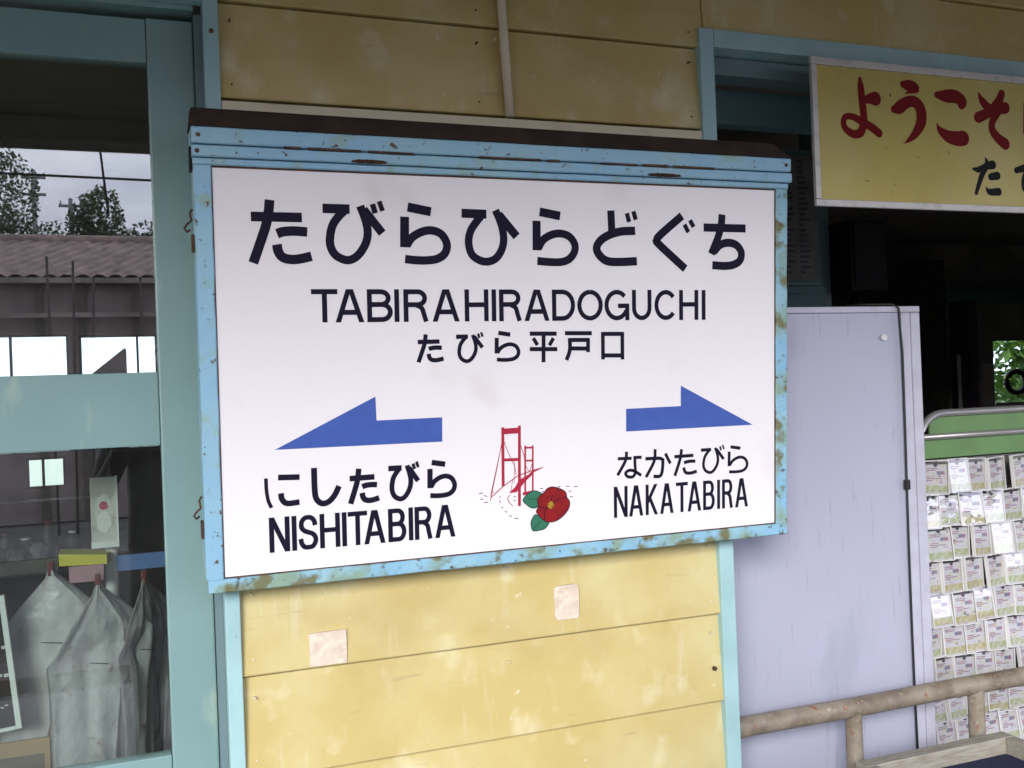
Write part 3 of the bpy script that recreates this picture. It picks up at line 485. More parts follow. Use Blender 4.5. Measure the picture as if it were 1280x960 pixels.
for w_, p in INK:
    u = sum(q[0] for q in p)/len(p); v = sum(q[1] for q in p)/len(p)
    if v > 4700: key = 'kana_title'
    elif v > 3950: key = 'roman_title'
    elif v > 3000: key = 'kanji_line'
    else: key = 'left_station_name' if u < 5500 else 'right_station_name'
    groups.setdefault(key, []).append((w_, p))
for key, sts in groups.items():
    bm = bmesh.new()
    for i, (w_, p) in enumerate(sts): ribbon(bm, path(p), w_, .0004 + (i % 5)*.00006)
    sp(key, mesh_raw(key, bm, M['ink']), None)
def flat(name, pts, m, z, parent=None):
    bm = bmesh.new(); vs = [bm.verts.new((x*1e-4, y*1e-4, z)) for x, y in pts]; f = bm.faces.new(vs); f.normal_update()
    if f.normal.z < 0: f.normal_flip()
    return sp(name, mesh_raw(name, bm, m), None, parent=parent)
flat('arrow', ARROW1, M['arrow'], .0005); flat('arrow', ARROW2, M['arrow'], .0005)
bm = bmesh.new()
for i, (w_, p) in enumerate(RED): ribbon(bm, [q[:2] for q in p], w_*1.3, .0004+(i % 6)*.00005)
sp('bridge_emblem', mesh_raw('bridge_emblem', bm, M['crimson'])); flat('bridge_deck', DECK, M['crimson'], .0009)
bm = bmesh.new()
for w_, p in DASH: ribbon(bm, p, w_, .0005)
sp('wave_dashes', mesh_raw('wave_dashes', bm, M['ink']))['kind'] = 'stuff'
def smooth_closed(pts, n=4):
    N_ = len(pts); out = []
    for i in range(N_):
        p0, p1, p2, p3 = (Vector(pts[(i+k-1) % N_]) for k in range(4))
        for k in range(n):
            t = k/n; out.append(tuple(.5*((2*p1)+(p2-p0)*t+(2*p0-5*p1+4*p2-p3)*t*t+(3*p1-p0-3*p2+p3)*t**3)))
    return out
fl = flat('camellia_flower', smooth_closed(PETAL), M['petal'], .0012)
flat('leaf', smooth_closed(LEAF1), M['leafp'], .0010); flat('leaf', smooth_closed(LEAF2), M['leafp'], .0010)
bm = bmesh.new()
for s_, zz in ((PETAL, .00135), (LEAF1, .00115), (LEAF2, .00118)):
    q = smooth_closed(s_); ribbon(bm, q+q[:1], 13, zz)
for w_, p in PLINE: ribbon(bm, [q[:2] for q in p], w_, .00142)
sp('flower_outline', mesh_raw('flower_outline', bm, M['ink']))
flat('flower_centre', smooth_closed(CORE), M['pollen'], .0015)

# ------------------------------------------------------------ yellow welcome sign
yb = thing('welcome_sign', 'yellow welcome board with dark red and black brush lettering under the doorway header', 'sign', (1.335, -.05, 1.853))
part('board', B(1.350, 2.62, -.0495, -.0445, 1.867, 2.146), M['ysign'], yb)
part('frame_bar', B(1.336, 2.634, -.0530, -.044, 2.1465, 2.1620, bev=.0015), M['alu'], yb); part('frame_bar', B(1.336, 2.634, -.0530, -.044, 1.8520, 1.8665, bev=.0015), M['alu'], yb)
part('frame_bar', B(1.336, 1.3495, -.0532, -.0442, 1.8668, 2.1462, bev=.0015), M['alu'], yb); part('frame_bar', B(2.6205, 2.634, -.0532, -.0442, 1.8668, 2.1462, bev=.0015), M['alu'], yb)
def brush_mesh(strokes):
    bm = bmesh.new()
    for si, st in enumerate(strokes):
        c = catmull(st, 6); n = len(c); y = -.0002-(si % 4)*.00008
        Lr = []
        for i, p in enumerate(c):
            d = (c[min(i+1, n-1)]-c[max(i-1, 0)]); d = Vector((d.x, d.y)).normalized() if d.length > 0 else Vector((1, 0)); nn = Vector((-d.y, d.x))
            h = max(p.z, 2)*.5
            Lr.append((Vector((p.x, p.y))+nn*h, Vector((p.x, p.y))-nn*h, d, h))
        def cap(i, s):
            p = c[i]; d = Lr[i][2]*s; h = Lr[i][3]; nn = Vector((-d.y, d.x)); return [Vector((p.x, p.y))+nn*h*math.cos(R(a))+d*h*math.sin(R(a)) for a in range(0, 181, 20)]
        vs = [(bm.verts.new((a.x*1e-4, y-i*3e-6, a.y*1e-4)), bm.verts.new((b.x*1e-4, y-i*3e-6, b.y*1e-4))) for i, (a, b, _, _) in enumerate(Lr)]
        for (a, b), (cc, dd) in zip(vs, vs[1:]): bm.faces.new((a, b, dd, cc))
        for i, s in ((0, -1), (n-1, 1)):
            pts = cap(i, s); bm.faces.new([bm.verts.new((q.x*1e-4, y-i*3e-6-.00002, q.y*1e-4)) for q in pts])
    for f in bm.faces:
        f.normal_update()
        if f.normal.y > 0: f.normal_flip()
    return bm
for nm, st, mm in (('red_lettering', BR_RED, 'brushred'), ('black_lettering', BR_BLK, 'black')):
    o = part(nm, mesh_raw(nm, brush_mesh(st), M[mm]), None, yb, local=True); o.location = (0, .0005, 0)

# ------------------------------------------------------------ lilac partition board, cord, magnet
YB = .15
pb = thing('partition_board', 'tall pale lilac notice partition standing in the doorway behind the pipe rail', 'partition board', (1.5, YB, .012))
part('face', B(1.14, 1.728, YB+.006, YB+.02, .50, 1.645), M['lav'], pb)
part('frame_bar', B(1.14, 1.7845, YB, YB+.026, 1.6455, 1.660, bev=.002), M['lavframe'], pb)
part('frame_bar', B(1.7285, 1.7545, YB+.001, YB+.022, .50, 1.645, bev=.002), M['lavframe'], pb)
part('frame_bar', B(1.7565, 1.784, YB, YB+.026, .46, 1.645, bev=.003), M['lavframe'], pb)
part('groove', B(1.754, 1.757, YB+.004, YB+.02, .50, 1.6455), M['line'], pb)
part('lower_bar', B(1.14, 1.756, YB-.001, YB+.022, .47, .4995, bev=.002), M['lavframe'], pb)
for x in (1.2, 1.74): part('foot', B(x, x+.035, YB-.12, YB+.16, .013, .05, bev=.003), M['grey'], pb); part('foot_post', B(x+.004, x+.03, YB+.0265, YB+.046, .05, 1.0), M['grey'], pb)
solo('magnet', T([(1.673, YB-.004, 1.586), (1.673, YB+.006, 1.586)], .0075, 14), M['white'], 'small round white magnet near the top right of the lilac board', 'magnet', (1.673, YB, 1.586))
cx = lambda z: 1.7275 + .0015*math.sin(z*9)
cd = bmesh.new()
tube(cd, [(1.62, YB+.06, 1.668), (1.68, YB+.03, 1.667), (1.708, YB+.005, 1.6655), (1.7165, YB-.005, 1.655), (1.719, YB-.005, 1.6)] + [(1.7205+.0022*math.sin(z*5), YB-.005, z) for z in [1.55-.05*i for i in range(20)]], .0028, 8)
crd = thing('black_cable', 'thin black cord hanging down the right side of the lilac board', 'cord', (1.72, YB-.005, .6)); part('cable', cd, M['cord'], crd)
part('inline_switch', B(1.714, 1.727, YB-.011, YB+.0, 1.222, 1.246, bev=.003), M['cord'], crd)

# ------------------------------------------------------------ pipe rail
rl = thing('pipe_rail', 'chipped cream pipe handrail with two short posts across the doorway', 'handrail', (1.5, .05, 0))
YR = .065
part('top_pipe', T([(1.118+i*.08, YR, .764+.0008*math.sin(i)) for i in range(25)], .0215, 18), M['rail'], rl)
for x in (1.473, 1.826, 2.6):
    part('post', T([(x, YR, 0), (x, YR, .755)], .0185, 16), M['rail'], rl)

# ------------------------------------------------------------ wooden tray table, bottom right
tt = thing('tray_table', 'pale wooden tray table with a navy cloth bed in the bottom right corner', 'table', (1.63, -.25, 0))
ZT = .672
part('rim', B(1.425, 1.838, -.030, .004, ZT-.05, ZT, bev=.002), M['wood'], tt); part('rim', B(1.425, 1.838, -.56, -.53, ZT-.05, ZT, bev=.002), M['wood'], tt)
part('rim', B(1.425, 1.450, -.529, -.031, ZT-.05, ZT-.0005, bev=.002), M['wood'], tt); part('rim', B(1.812, 1.838, -.529, -.031, ZT-.05, ZT-.0005, bev=.002), M['wood'], tt)
part('cloth_bed', B(1.451, 1.811, -.529, -.031, ZT-.046, ZT-.036), M['navy'], tt)
for x in (1.45, 1.813):
    for y in (-.535, -.01): part('leg', B(x-.018, x+.018, y-.018, y+.012, 0, ZT-.0505), M['wood'], tt)

# ------------------------------------------------------------ packet rack
YK = .50
rk = thing('packet_rack', 'grey tube display rack with green header plates hung with rows of clear packets', 'display rack', (2.6, YK, 0))
X0, X1, ZTOP = 2.09, 3.05, 1.385
tp = bmesh.new()
arc_ = [(X0, YK, .05), (X0, YK, 1.275)] + [(X0+.09-.09*math.cos(R(a)), YK, 1.29+.09*math.sin(R(a))) for a in range(0, 91, 15)] + [(X1-.065+.065*math.sin(R(a)), YK, 1.315+.065*math.cos(R(a))) for a in range(0, 91, 15)] + [(X1, YK, .05)]
tube(tp, arc_, .011, 12); part('tube_frame', tp, M['grey'], rk)
part('header_plate', B(X0+.045, X1-.02, YK+.002, YK+.008, 1.322, 1.372), M['green'], rk); part('header_plate', B(X0+.012, X1-.012, YK+.002, YK+.008, 1.252, 1.306), M['green'], rk)
part('cross_bar', T([(X0, YK-.004, 1.314), (X1, YK-.004, 1.314)], .009, 10), M['grey'], rk)
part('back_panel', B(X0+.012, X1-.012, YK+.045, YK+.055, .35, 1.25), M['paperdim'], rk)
for x in (X0, X1): part('foot', B(x-.02, x+.02, YK-.22, YK+.25, .013, .05), M['grey'], rk)
pk = thing('packet', '', 'packet', (0, 0, 0), 'clear packets hung in rows on the rack')
pw, ph = .0755, .0945
mc = B(-pw/2+.004, pw/2-.004, -.003, .003, -ph, -.012); cardm = mesh('card', mc, M['print'])
mb = B(-pw/2+.005, pw/2-.005, -.0042, -.0031, -ph+.004, -ph+.022); bandm = mesh('band', mb, M['pgreen'])
bandy = mesh('band', B(-pw/2+.005, pw/2-.005, -.0042, -.0031, -ph+.004, -ph+.022), M['pyel'])
slb = bmesh.new()
for q in ((-pw/2, -pw/2+.003, -.007, .0035, -ph-.003, 0), (pw/2-.003, pw/2, -.007, .0035, -ph-.003, 0), (-pw/2+.003, pw/2-.003, -.0065, .003, -ph-.003, -ph-.0005), (-pw/2+.003, pw/2-.003, -.0065, .003, -.003, 0)): box(slb, *q)
slm = mesh('sleeve_edge', slb, M['white']); flm = mesh('film', B(-pw/2+.003, pw/2-.003, -.0068, -.006, -ph, -.003), M['film'])
txb = bmesh.new(); rx = random.Random(9)
for zz in (-.022, -.027, -.046, -.051, -.056): box(txb, -.026, -.026+rx.uniform(.018, .048), -.0040, -.0031, zz-.0022, zz)
box(txb, .004, .026, -.0041, -.0031, -.041, -.031)
txm = mesh('print_lines', txb, M['greyprint'])
hkm = mesh('hanging_hook', T([(0, .03, -.004), (0, -.012, -.004), (0, -.014, 0)], .0018, 6), M['grey'])
hlm = mesh('hole_tab', T([(0, -.0045, -.013), (0, -.0032, -.013)], .006, 8), M['line'])
part('print_lines', txm, None, pk, local=True)['kind'] = 'stuff'; part('card', cardm, None, pk, local=True); part('band', bandm, None, pk, local=True); part('sleeve_edge', slm, None, pk, local=True); part('film', flm, None, pk, local=True); part('hanging_hook', hkm, None, pk, local=True); part('hole_tab', hlm, None, pk, local=True)
ORD = ['first', 'second', 'third', 'fourth', 'fifth', 'sixth', 'seventh', 'eighth', 'ninth', 'tenth']
zs = [1.247, 1.153, 1.060, .965, .873, .782, .692, .602, .512]
first = True; rp = random.Random(5)
for r_, z in enumerate(zs):
    xo = X0 + .043 - (.034 if r_ % 2 else 0)
    part('hook_rail', T([(X0, YK+.03, z-.004), (X1, YK+.03, z-.004)], .003, 6), M['grey'], rk)
    for c_ in range(7 if r_ % 2 else 6):
        x = xo + c_*.0775 + rp.uniform(-.003, .003)
        o = pk if first else pk.copy()
        if not first:
            COL.objects.link(o)
            for ch in pk.children:
                if ch.name.startswith('band') and rp.random() < .45: q = ch.copy(); q.data = bandy
                else: q = ch.copy()
                COL.objects.link(q); q.parent = o
        first = False
        o.location = (x, YK - .004 - rp.uniform(0, .012), z + rp.uniform(-.003, .002)); o.rotation_euler = (rp.uniform(-.16, .0), rp.uniform(-.05, .05), rp.uniform(-.16, .16) if rp.random() < .88 else rp.uniform(-.4, .4))
        o['label'] = 'clear packet with printed card, %s from the left in the %s row down the rack' % (ORD[c_], ORD[r_])

# ------------------------------------------------------------ dark things deeper in the waiting room
nb = thing('timetable_board', 'dim grey timetable board with columns of print just right of the sign', 'notice board', (2.25, 1.25, 1.75))
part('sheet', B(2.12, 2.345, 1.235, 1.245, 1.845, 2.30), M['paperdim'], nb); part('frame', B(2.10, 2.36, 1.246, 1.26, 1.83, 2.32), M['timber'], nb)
pr = bmesh.new(); rq = random.Random(3)
for j in range(22):
    for i in range(3):
        x = 2.14+i*.065; z = 2.28-j*.019; box(pr, x, x+rq.uniform(.015, .045), 1.2335, 1.2352, z-.009, z)
part('print_marks', pr, M['line'], nb)['kind'] = 'stuff'
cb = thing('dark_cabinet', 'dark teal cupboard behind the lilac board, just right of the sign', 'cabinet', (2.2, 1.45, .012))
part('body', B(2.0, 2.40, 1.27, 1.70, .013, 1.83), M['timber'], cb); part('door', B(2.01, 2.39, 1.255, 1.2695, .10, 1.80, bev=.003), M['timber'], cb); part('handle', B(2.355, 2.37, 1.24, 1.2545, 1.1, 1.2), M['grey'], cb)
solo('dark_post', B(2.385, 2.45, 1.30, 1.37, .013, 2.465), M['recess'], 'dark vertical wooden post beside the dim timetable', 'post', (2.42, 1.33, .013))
mn = thing('hanging_speaker', 'black box speaker on a bracket above the lilac board', 'speaker', (2.53, 1.2, 1.70))
part('case', B(2.455, 2.622, 1.19, 1.34, 1.805, 2.063, bev=.006), M['black'], mn); part('grille', B(2.468, 2.609, 1.183, 1.1895, 1.82, 2.05), M['darkcloth'], mn)
kn = bmesh.new(); tube(kn, [(2.525, 1.25, 1.10), (2.525, 1.25, 1.74), (2.525, 1.25, 1.765), (2.525, 1.25, 1.804)], [.02, .03, .034, .016], 12); part('stand_pole', kn, M['black'], mn)
ct = thing('counter', 'dark ticket counter at the back of the waiting room', 'counter', (4.6, 3.2, .012))
part('front', B(3.6, 6.1, 3.0, 3.5, .013, 1.05), M['darkmix'], ct); part('top', B(3.55, 6.15, 2.95, 3.55, 1.051, 1.09, bev=.004), M['soffit'], ct)
ch_ = thing('dark_partition', 'dark partition screen standing before the rear wall at the right', 'screen', (5.0, 3.8, .012))
part('screen_panel', B(3.2, 5.5, 3.85, 3.9, .013, 2.3), M['darkmix'], ch_); part('screen_panel', B(5.51, 6.22, 3.9, 3.94, .013, 1.22), M['black'], ch_, local=False)

# ------------------------------------------------------------ goods behind the door glass
def hb_bundle(name_lab, x, y, ztop, wd, ht, n, ang):
    t = thing('bag_bundle', name_lab, 'bag bundle', (x, y, ztop), 'bundles of white bags hanging behind the door glass')
    rb = random.Random(int(abs(x)*1e4))
    for k in range(n):
        bm = bmesh.new(); W2 = wd/2*rb.uniform(.9, 1.05); H = ht*rb.uniform(.93, 1.03); sh = H*.33
        rows = [(0, .05), (-.015, .10), (-sh*.5, .52), (-sh*.97, 1.0), (-sh-.006, 1.0), (-H*.6, .90), (-H*.8, .84), (-H, .78)]
        g = []; rr2 = []
        for (za, fa), (zb, fb) in zip(rows, rows[1:]):
            for q_ in range(3): rr2.append((za+(zb-za)*q_/3, fa+(fb-fa)*q_/3))
        rr2.append(rows[-1])
        for z, f in rr2:
            row = []
            for i in range(17):
                s = -1+i/8; fold = (.010*noise.noise(Vector((s*2.2, z*9, k*7.3+x*20))) + (.003*noise.noise(Vector((s*5, z*26, k*3.1)))))*(1.4 if f > .5 else .5)
                spread = min(1, -z/sh); row.append(bm.verts.new((s*W2*f + spread*.0075*(n/2-k) + .03*min(0, z+sh), fold*.6 + (.006 if abs(z+sh) < .008 else 0), z + .035*s*spread*(1 if s > 0 else .4))))
            g.append(row)
        for a_, b_ in zip(g, g[1:]):
            for i in range(16): f = bm.faces.new((a_[i], a_[i+1], b_[i+1], b_[i])); f.smooth = True
        bmesh.ops.solidify(bm, geom=bm.faces[:], thickness=.0018)
        for f in bm.faces: f.smooth = True
        o = part('bag', bm, M['bag'], t, local=True)
        o.location = (0, .006*(n/2-k), 0); o.rotation_euler = (rb.uniform(-.03, .03), rb.uniform(.01, .05), R(ang + 2.2*(k-n/2)))
    part('hanging_clip', B(-.005, .005, -.012, .012, -.012, .016, bev=.002), M['rubred'], t, local=True)
    part('crease_shade', T([(-wd*.12, -.006-.006*n/2, -ht*.36), (wd*.10, -.006-.006*n/2, -ht*.375)], .0009, 5), M['line'], t, local=True)  # dark line laid on the bag as the shade of a fold
    return t
hb_bundle('front bundle of folded white bags hanging from a red clip behind the door glass', -.068, .26, 1.168, .150, .385, 7, 22)
hb_bundle('bundle of white bags at left behind the door glass, half hidden by the black board', -.150, .31, 1.195, .165, .36, 6, -12)
hb_bundle('narrow bundle of white bags at the right edge of the lower door pane', .012, .32, 1.160, .13, .36, 7, 50)
sh = thing('display_shelf', 'shelf with yellow, mauve and blue edges holding hanging bags inside the door', 'shelf', (-.05, .33, .012))
pg = bmesh.new()
a = [pg.verts.new(v) for v in ((-.135, .30, 1.222), (-.052, .30, 1.214), (-.040, .36, 1.216), (-.135, .36, 1.224), (-.135, .30, 1.200), (-.052, .30, 1.196), (-.040, .36, 1.198), (-.135, .36, 1.2))]
for f in ((0, 1, 2, 3), (4, 7, 6, 5), (0, 4, 5, 1), (1, 5, 6, 2), (2, 6, 7, 3), (3, 7, 4, 0)): pg.faces.new([a[i] for i in f])
part('yellow_plate', pg, M['yel2'], sh); part('edge_strip', B(-.118, -.058, .290, .297, 1.168, 1.198), M['mauve'], sh)
part('edge_strip', B(-.036, .08, .33, .337, 1.176, 1.206), M['bluebar'], sh); part('edge_strip', B(-.6, -.137, .305, .312, 1.19, 1.215), M['darkmix'], sh)
part('added_dark_backing', B(-.6, .10, .555, .565, .71, 1.30), M['darkcloth'], sh)  # black sheet added to darken the space behind the hanging goods
part('shelf_top', B(-.6, .10, .362, .55, 1.178, 1.192), M['darkmix'], sh); part('post', T([(-.045, .345, .013), (-.045, .345, 1.30)], .012, 12), M['white'], sh)
for x in (-.55,): part('post', T([(x, .5, .013), (x, .5, 1.178)], .012, 10), M['white'], sh)
for k, (x, z) in enumerate(((-.215, 1.212), (-.175, 1.216), (-.255, 1.212))):
    q = bmesh.new(); bmesh.ops.create_icosphere(q, subdivisions=2, radius=.02, matrix=Matrix.Translation((x, .40, 1.212)) @ Matrix.Scale(1.4, 4, (0, 0, 1)))
    for v in q.verts: v.co += Vector((noise.noise(v.co*60), noise.noise(v.co*60+Vector((3, 3, 3))), 0))*.006; 
    for v in q.verts: v.co.z = max(v.co.z, 1.1925)
    solo('dark_trinket', q, M['darkmix'], 'dark small souvenir on the shelf inside the door, ' + ['middle of three', 'nearest the yellow plate', 'furthest left of three'][k], 'souvenir', (x, .40, 1.1925))
ps = thing('poster', 'small framed poster with a red and white figure inside the door', 'poster', (-.053, .315, 1.225))
part('sheet', B(-.078, -.031, .312, .316, 1.228, 1.360), M['alu'], ps); part('border', B((-.033, -.0295, .309, .3118, 1.226, 1.362), (-.0785, -.033, .309, .3118, 1.226, 1.238)), M['white'], ps)
q = bmesh.new(); 
for (cx_, cz_, rx, rz, y_) in ((-.055, 1.312, .012, .015, .3105), (-.055, 1.275, .013, .020, .3108)):
    vs = [q.verts.new((cx_+rx*math.cos(k*math.pi/10)*(1+.15*math.sin(k*1.7)), y_, cz_+rz*math.sin(k*math.pi/10))) for k in range(20)]; q.faces.new(vs)
part('white_figure', q, M['white'], ps)
q = bmesh.new(); vs = [q.verts.new((-.055+.008*math.cos(k*math.pi/8), .3100, 1.306+.008*math.sin(k*math.pi/8))) for k in range(16)]; q.faces.new(vs); part('red_spot', q, M['crimson'], ps)
q = bmesh.new()
for i in range(9):
    z = 1.40-i*.024; 
rows = []
for i in range(10):
    z = 1.405-.022*i; wv = .055+.006*math.sin(i*1.3); rows.append([q.verts.new((.018+wv*s, .40+.012*math.cos(s*3+i*.5)+.03*(1-s*s)*-1, z)) for s in [-1+j/5 for j in range(11)]])
for a_, b_ in zip(rows, rows[1:]):
    for j in range(10): f = q.faces.new((a_[j], a_[j+1], b_[j+1], b_[j])); f.smooth = True
bmesh.ops.solidify(q, geom=q.faces[:], thickness=.006)
solo('reflection_cloth', q, M['darkcloth'], 'black cloth put in for the dark reflection of the photographer, behind the lower right of the door pane', 'bag', (.018, .40, 1.207))  # cloth added where the pane mirrors the photographer as a dark shape
for k, (x, y, h, r_, lb) in enumerate(((-.24, .46, .060, .013, 'slim dark bottle at the far left of the souvenir shelf'), (-.205, .47, .045, .017, 'stout dark jar at the back of the souvenir shelf'), (-.165, .48, .075, .011, 'tallest dark bottle behind the souvenirs'), (-.120, .49, .050, .015, 'dark jar behind the yellow plate'), (-.145, .42, .032, .012, 'small dark pot beside the yellow plate'))):
    t = thing('dark_bottle' if h > .055 else 'dark_jar', lb, 'bottle' if h > .055 else 'jar', (x, y, 1.1925))
    part('body', T([(0, 0, 0), (0, 0, .004), (0, 0, h*.7), (0, 0, h*.82), (0, 0, h*.92)], [r_*.9, r_, r_, r_*.5, r_*.45], 14), M['darkmix'], t, local=True); part('cap', T([(0, 0, h*.925), (0, 0, h)], r_*.55, 12), M['alu' if k % 2 else 'rubred'], t, local=True)
bs_ = thing('black_menu_board', 'black board with white frame and chalk marks in the lower left corner', 'sign board', (-.25, .24, .93))
mrot = Matrix.Translation((-.205, .25, .925)) @ Matrix.Rotation(R(-5), 4, 'Y')
def rot(bm): bm.transform(mrot); return bm
part('board_face', rot(B(-.25, -.006, 0, .008, .006, .235)), M['black'], bs_)
part('frame', rot(B((-.006, .003, -.003, .010, 0, .241), (-.25, -.0065, -.003, .010, .235, .241), (-.25, -.0065, -.003, .010, 0, .006))), M['white'], bs_)
q = bmesh.new(); rq = random.Random(6)
for zc in (.215, .150, .098, .04):
    x = -.06
    while x < -.012:
        l_ = rq.uniform(.003, .008); z = zc+rq.uniform(-.005, .005); box(q, x, x+l_, -.0012, -.0002, z, z+rq.uniform(.001, .006)); x += l_+rq.uniform(.001, .005)
part('chalk_marks', rot(q), M['alu'], bs_)['kind'] = 'stuff'
cx_ = thing('cardboard_box', 'open brown cardboard box under the black board inside the door', 'box', (-.28, .27, .70))
part('front_side', B(-.42, -.155, .215, .220, .70, .912), M['card'], cx_); part('back_side', B(-.42, -.155, .35, .355, .70, .905), M['card'], cx_)
part('end_side', B(-.160, -.155, .2205, .3495, .70, .910), M['card'], cx_); part('base', B(-.42, -.161, .2205, .3495, .70, .705), M['card'], cx_); part('tape_strip', B(-.42, -.165, .2135, .2148, .86, .885), M['soffit'], cx_)
lt = thing('low_table', 'low dark table inside the door carrying the cardboard box', 'table', (-.3, .4, .012))
part('top', B(-.75, .09, .20, .60, .665, .699), M['soffit'], lt)
for x in (-.72, .06):
    for y in (.22, .57): part('leg', B(x-.02, x+.02, y-.018, y+.02, .013, .6645), M['soffit'], lt)
# wedge on the sill and grey counter in the back, seen through the panes
q = bmesh.new(); extr(q, [(-.265, 1.405), (-.255, 1.60), (-.02, 1.79), (-.012, 1.78), (-.012, 1.405)], 3.9, 4.15)
solo('sloping_rack', q, M['inwall'], 'sloping topped rack before the rear windows seen through the upper door pane', 'rack', (-.15, 4.0, 1.405))
bc = thing('rear_bench', 'pale bench and backboard along the rear wall seen through the lower door pane', 'bench', (-.5, 3.9, .012))
part('back_rest', B(-1.9, .35, 4.08, 4.12, .62, .98), M['inwall'], bc); part('seat', B(-1.9, .35, 3.65, 4.06, .42, .46), M['soffit'], bc); part('cap_rail', B(-1.9, .35, 4.06, 4.14, .985, 1.005), M['alu'], bc)
for x in (-1.8, -.7, .25): part('leg', B(x, x+.04, 3.7, 4.05, .013, .419), M['soffit'], bc)
part('support', B(-.20, -.12, 3.9, 4.07, .46, 1.404), M['inwall'], bc)

# ------------------------------------------------------------ what stands behind the camera (seen in the door glass)
cn = thing('platform_canopy', 'brown plank canopy over the platform, reflected in the upper door pane', 'canopy', (0, -1.6, 2.66))
def slab(y0, y1, z_, t_):   # a strip of the sloping canopy; its height falls from the wall to the edge
    f = lambda y: 2.72 + (y-.12)*(.22/2.34) + z_
    bm = bmesh.new(); extr_ = [(-26, y0, f(y0)), (-26, y1, f(y1)), (-26, y1, f(y1)+t_), (-26, y0, f(y0)+t_)]
    a = [bm.verts.new(v) for v in extr_]; b = [bm.verts.new((26, v[1], v[2])) for v in extr_]
    bm.faces.new(a); bm.faces.new(b[::-1])
    for k in range(4): bm.faces.new((a[k], b[k], b[(k+1) % 4], a[(k+1) % 4]))
    return bm
for i in range(11):
    y = .10-.211*i; part('soffit_plank', slab(y-.206, y, 0, .014), M['soffit'], cn)
part('deck', slab(-2.22, .12, .015, .05), M['soffit'], cn); part('fascia', B(-26, 26, -2.25, -2.222, 2.455, 2.58), M['soffit'], cn)
for x in (-14, -8.7, -3.4, 4.4, 9.7, 15): part('post', B(x-.06, x+.06, -2.1, -1.98, 0, 2.429), M['timber'], cn)
part('beam', B(-26, 26, -2.1, -1.98, 2.43, 2.508), M['soffit'], cn)
shd = thing('tiled_shed', 'low shed with weathered tiled roof across the tracks, reflected in the door glass', 'shed', (-.5, -13, 0))
rb = bmesh.new(); nx = 230; grid = []
for i in range(nx+1):
    x = -9+i*.065; off = .045*abs(math.sin(i*math.pi/3)); grid.append([rb.verts.new((x+(-12.1-y)*.55, y, z+off)) for y, z in [(-12.1-.27*k, 3.13+.105*k) for k in range(8)]])
for i in range(nx):
    for k in range(7): rb.faces.new((grid[i][k], grid[i+1][k], grid[i+1][k+1], grid[i][k+1]))
part('tiled_roof', rb, M['tile'], shd)
part('ridge', T([(-9, -14, 3.88), (6, -14, 3.88)], .09, 8), M['tile'], shd)
part('wall', B(-8.7, 5.7, -13.9, -12.3, 0, 3.20), M['shed'], shd)
for x in (-7.2, -5.4, -3.6, -1.8, -1.05, -.55, .1, .9, 2.7, 4.5): part('post', B(x-.05, x+.05, -12.29, -12.2, -.02, 3.05), M['soffit'], shd)
part('tie_beam', B(-8.7, 5.7, -12.19, -12.1, 2.62, 2.68), M['shed'], shd)
for x in (-6.4, -2.6, 1.2, 3.6): part('window', B(x, x+1.0, -12.295, -12.27, 1.0, 2.1), M['recess'], shd)
part('gutter', B(-9, 6, -12.29, -12.08, 3.06, 3.128), M['shed'], shd)
for k, (x, h, lab) in enumerate(((-1.95, 7.05, 'taller concrete utility pole beyond the tiled shed, with cross arms'), (-1.17, 6.4, 'shorter concrete utility pole beyond the tiled shed'))):
    t = thing('utility_pole', lab, 'utility pole', (x, -24, -1), 'utility poles across the tracks')
    part('shaft', T([(0, 0, 0), (0, 0, h+1)], [.09, .05], 10), M['pole'], t, local=True)
    for dz in (.15, .55)[:2-k]: part('cross_arm', B(-.26, .26, -.03, .03, h+1-dz-.06, h+1-dz), M['pole'], t, local=True)
    for s in (-.22, .22): part('insulator', T([(s, 0, h+.85), (s, 0, h+.95)], .025, 8), M['white'], t, local=True)
for pts, lab in (([(-9, -9.6, 3.95), (-1.2, -9.6, 3.91), (.3, -9.6, 3.89), (8, -9.6, 4.0)], 'horizontal overhead wire across the tracks'), ([(-.215, -9.6, 4.25), (-.15, -9.6, 3.5)], 'short drop wire hanging from the overhead wire')):
    solo('overhead_wire', T(pts, .014, 6), M['black'], lab, 'wire', pts[0])
for k, (x, z, dx, lab) in enumerate(((-.86, 3.25, .03, 'thin dark stake before the tiled shed, furthest left in the reflection'), (-.58, 3.2, -.05, 'thin dark stake before the tiled shed, second from the left'), (-.36, 3.0, -.10, 'thin leaning stake before the middle of the shed'), (.16, 3.0, .0, 'thin stake at the right end of the shed front'))):
    solo('stake', T([(x+dx, -11.0, -.02), (x, -11.0, z)], .017, 6), M['stakewood'], lab, 'stake', (x+dx, -11.0, -.02), 'stakes in front of the tiled shed')
rt = random.Random(11)
def tree(x, y, h, r, lab):
    t = thing('tree', lab, 'tree', (x, y, -1), 'trees beyond the tiled shed')
    tb = bmesh.new(); tube(tb, [(0, 0, 0), (.05, 0, h*.4), (.0, .05, h*.75)], [.2, .14, .05], 8)
    for k in range(6):
        a = k*1.05; tube(tb, [(0, 0, h*(.4+.04*k)), (math.cos(a)*r*.4, math.sin(a)*r*.4, h*(.55+.04*k)), (math.cos(a)*r*.75, math.sin(a)*r*.75, h*(.66+.03*k))], [.07, .04, .015], 6)
    part('trunk', tb, M['bark'], t, local=True)
    cb_ = bmesh.new()
    for k in range(9):
        a = rt.uniform(0, 6.28); rr_ = r*rt.uniform(0, .7); leaves(cb_, (math.cos(a)*rr_, math.sin(a)*rr_, h*.72+rt.uniform(-.25, .18)*h), (r*.5, r*.5, h*.13), 2600, .055, rt, hollow=.0)
    part('crown', cb_, M['leaf'], t, local=True)
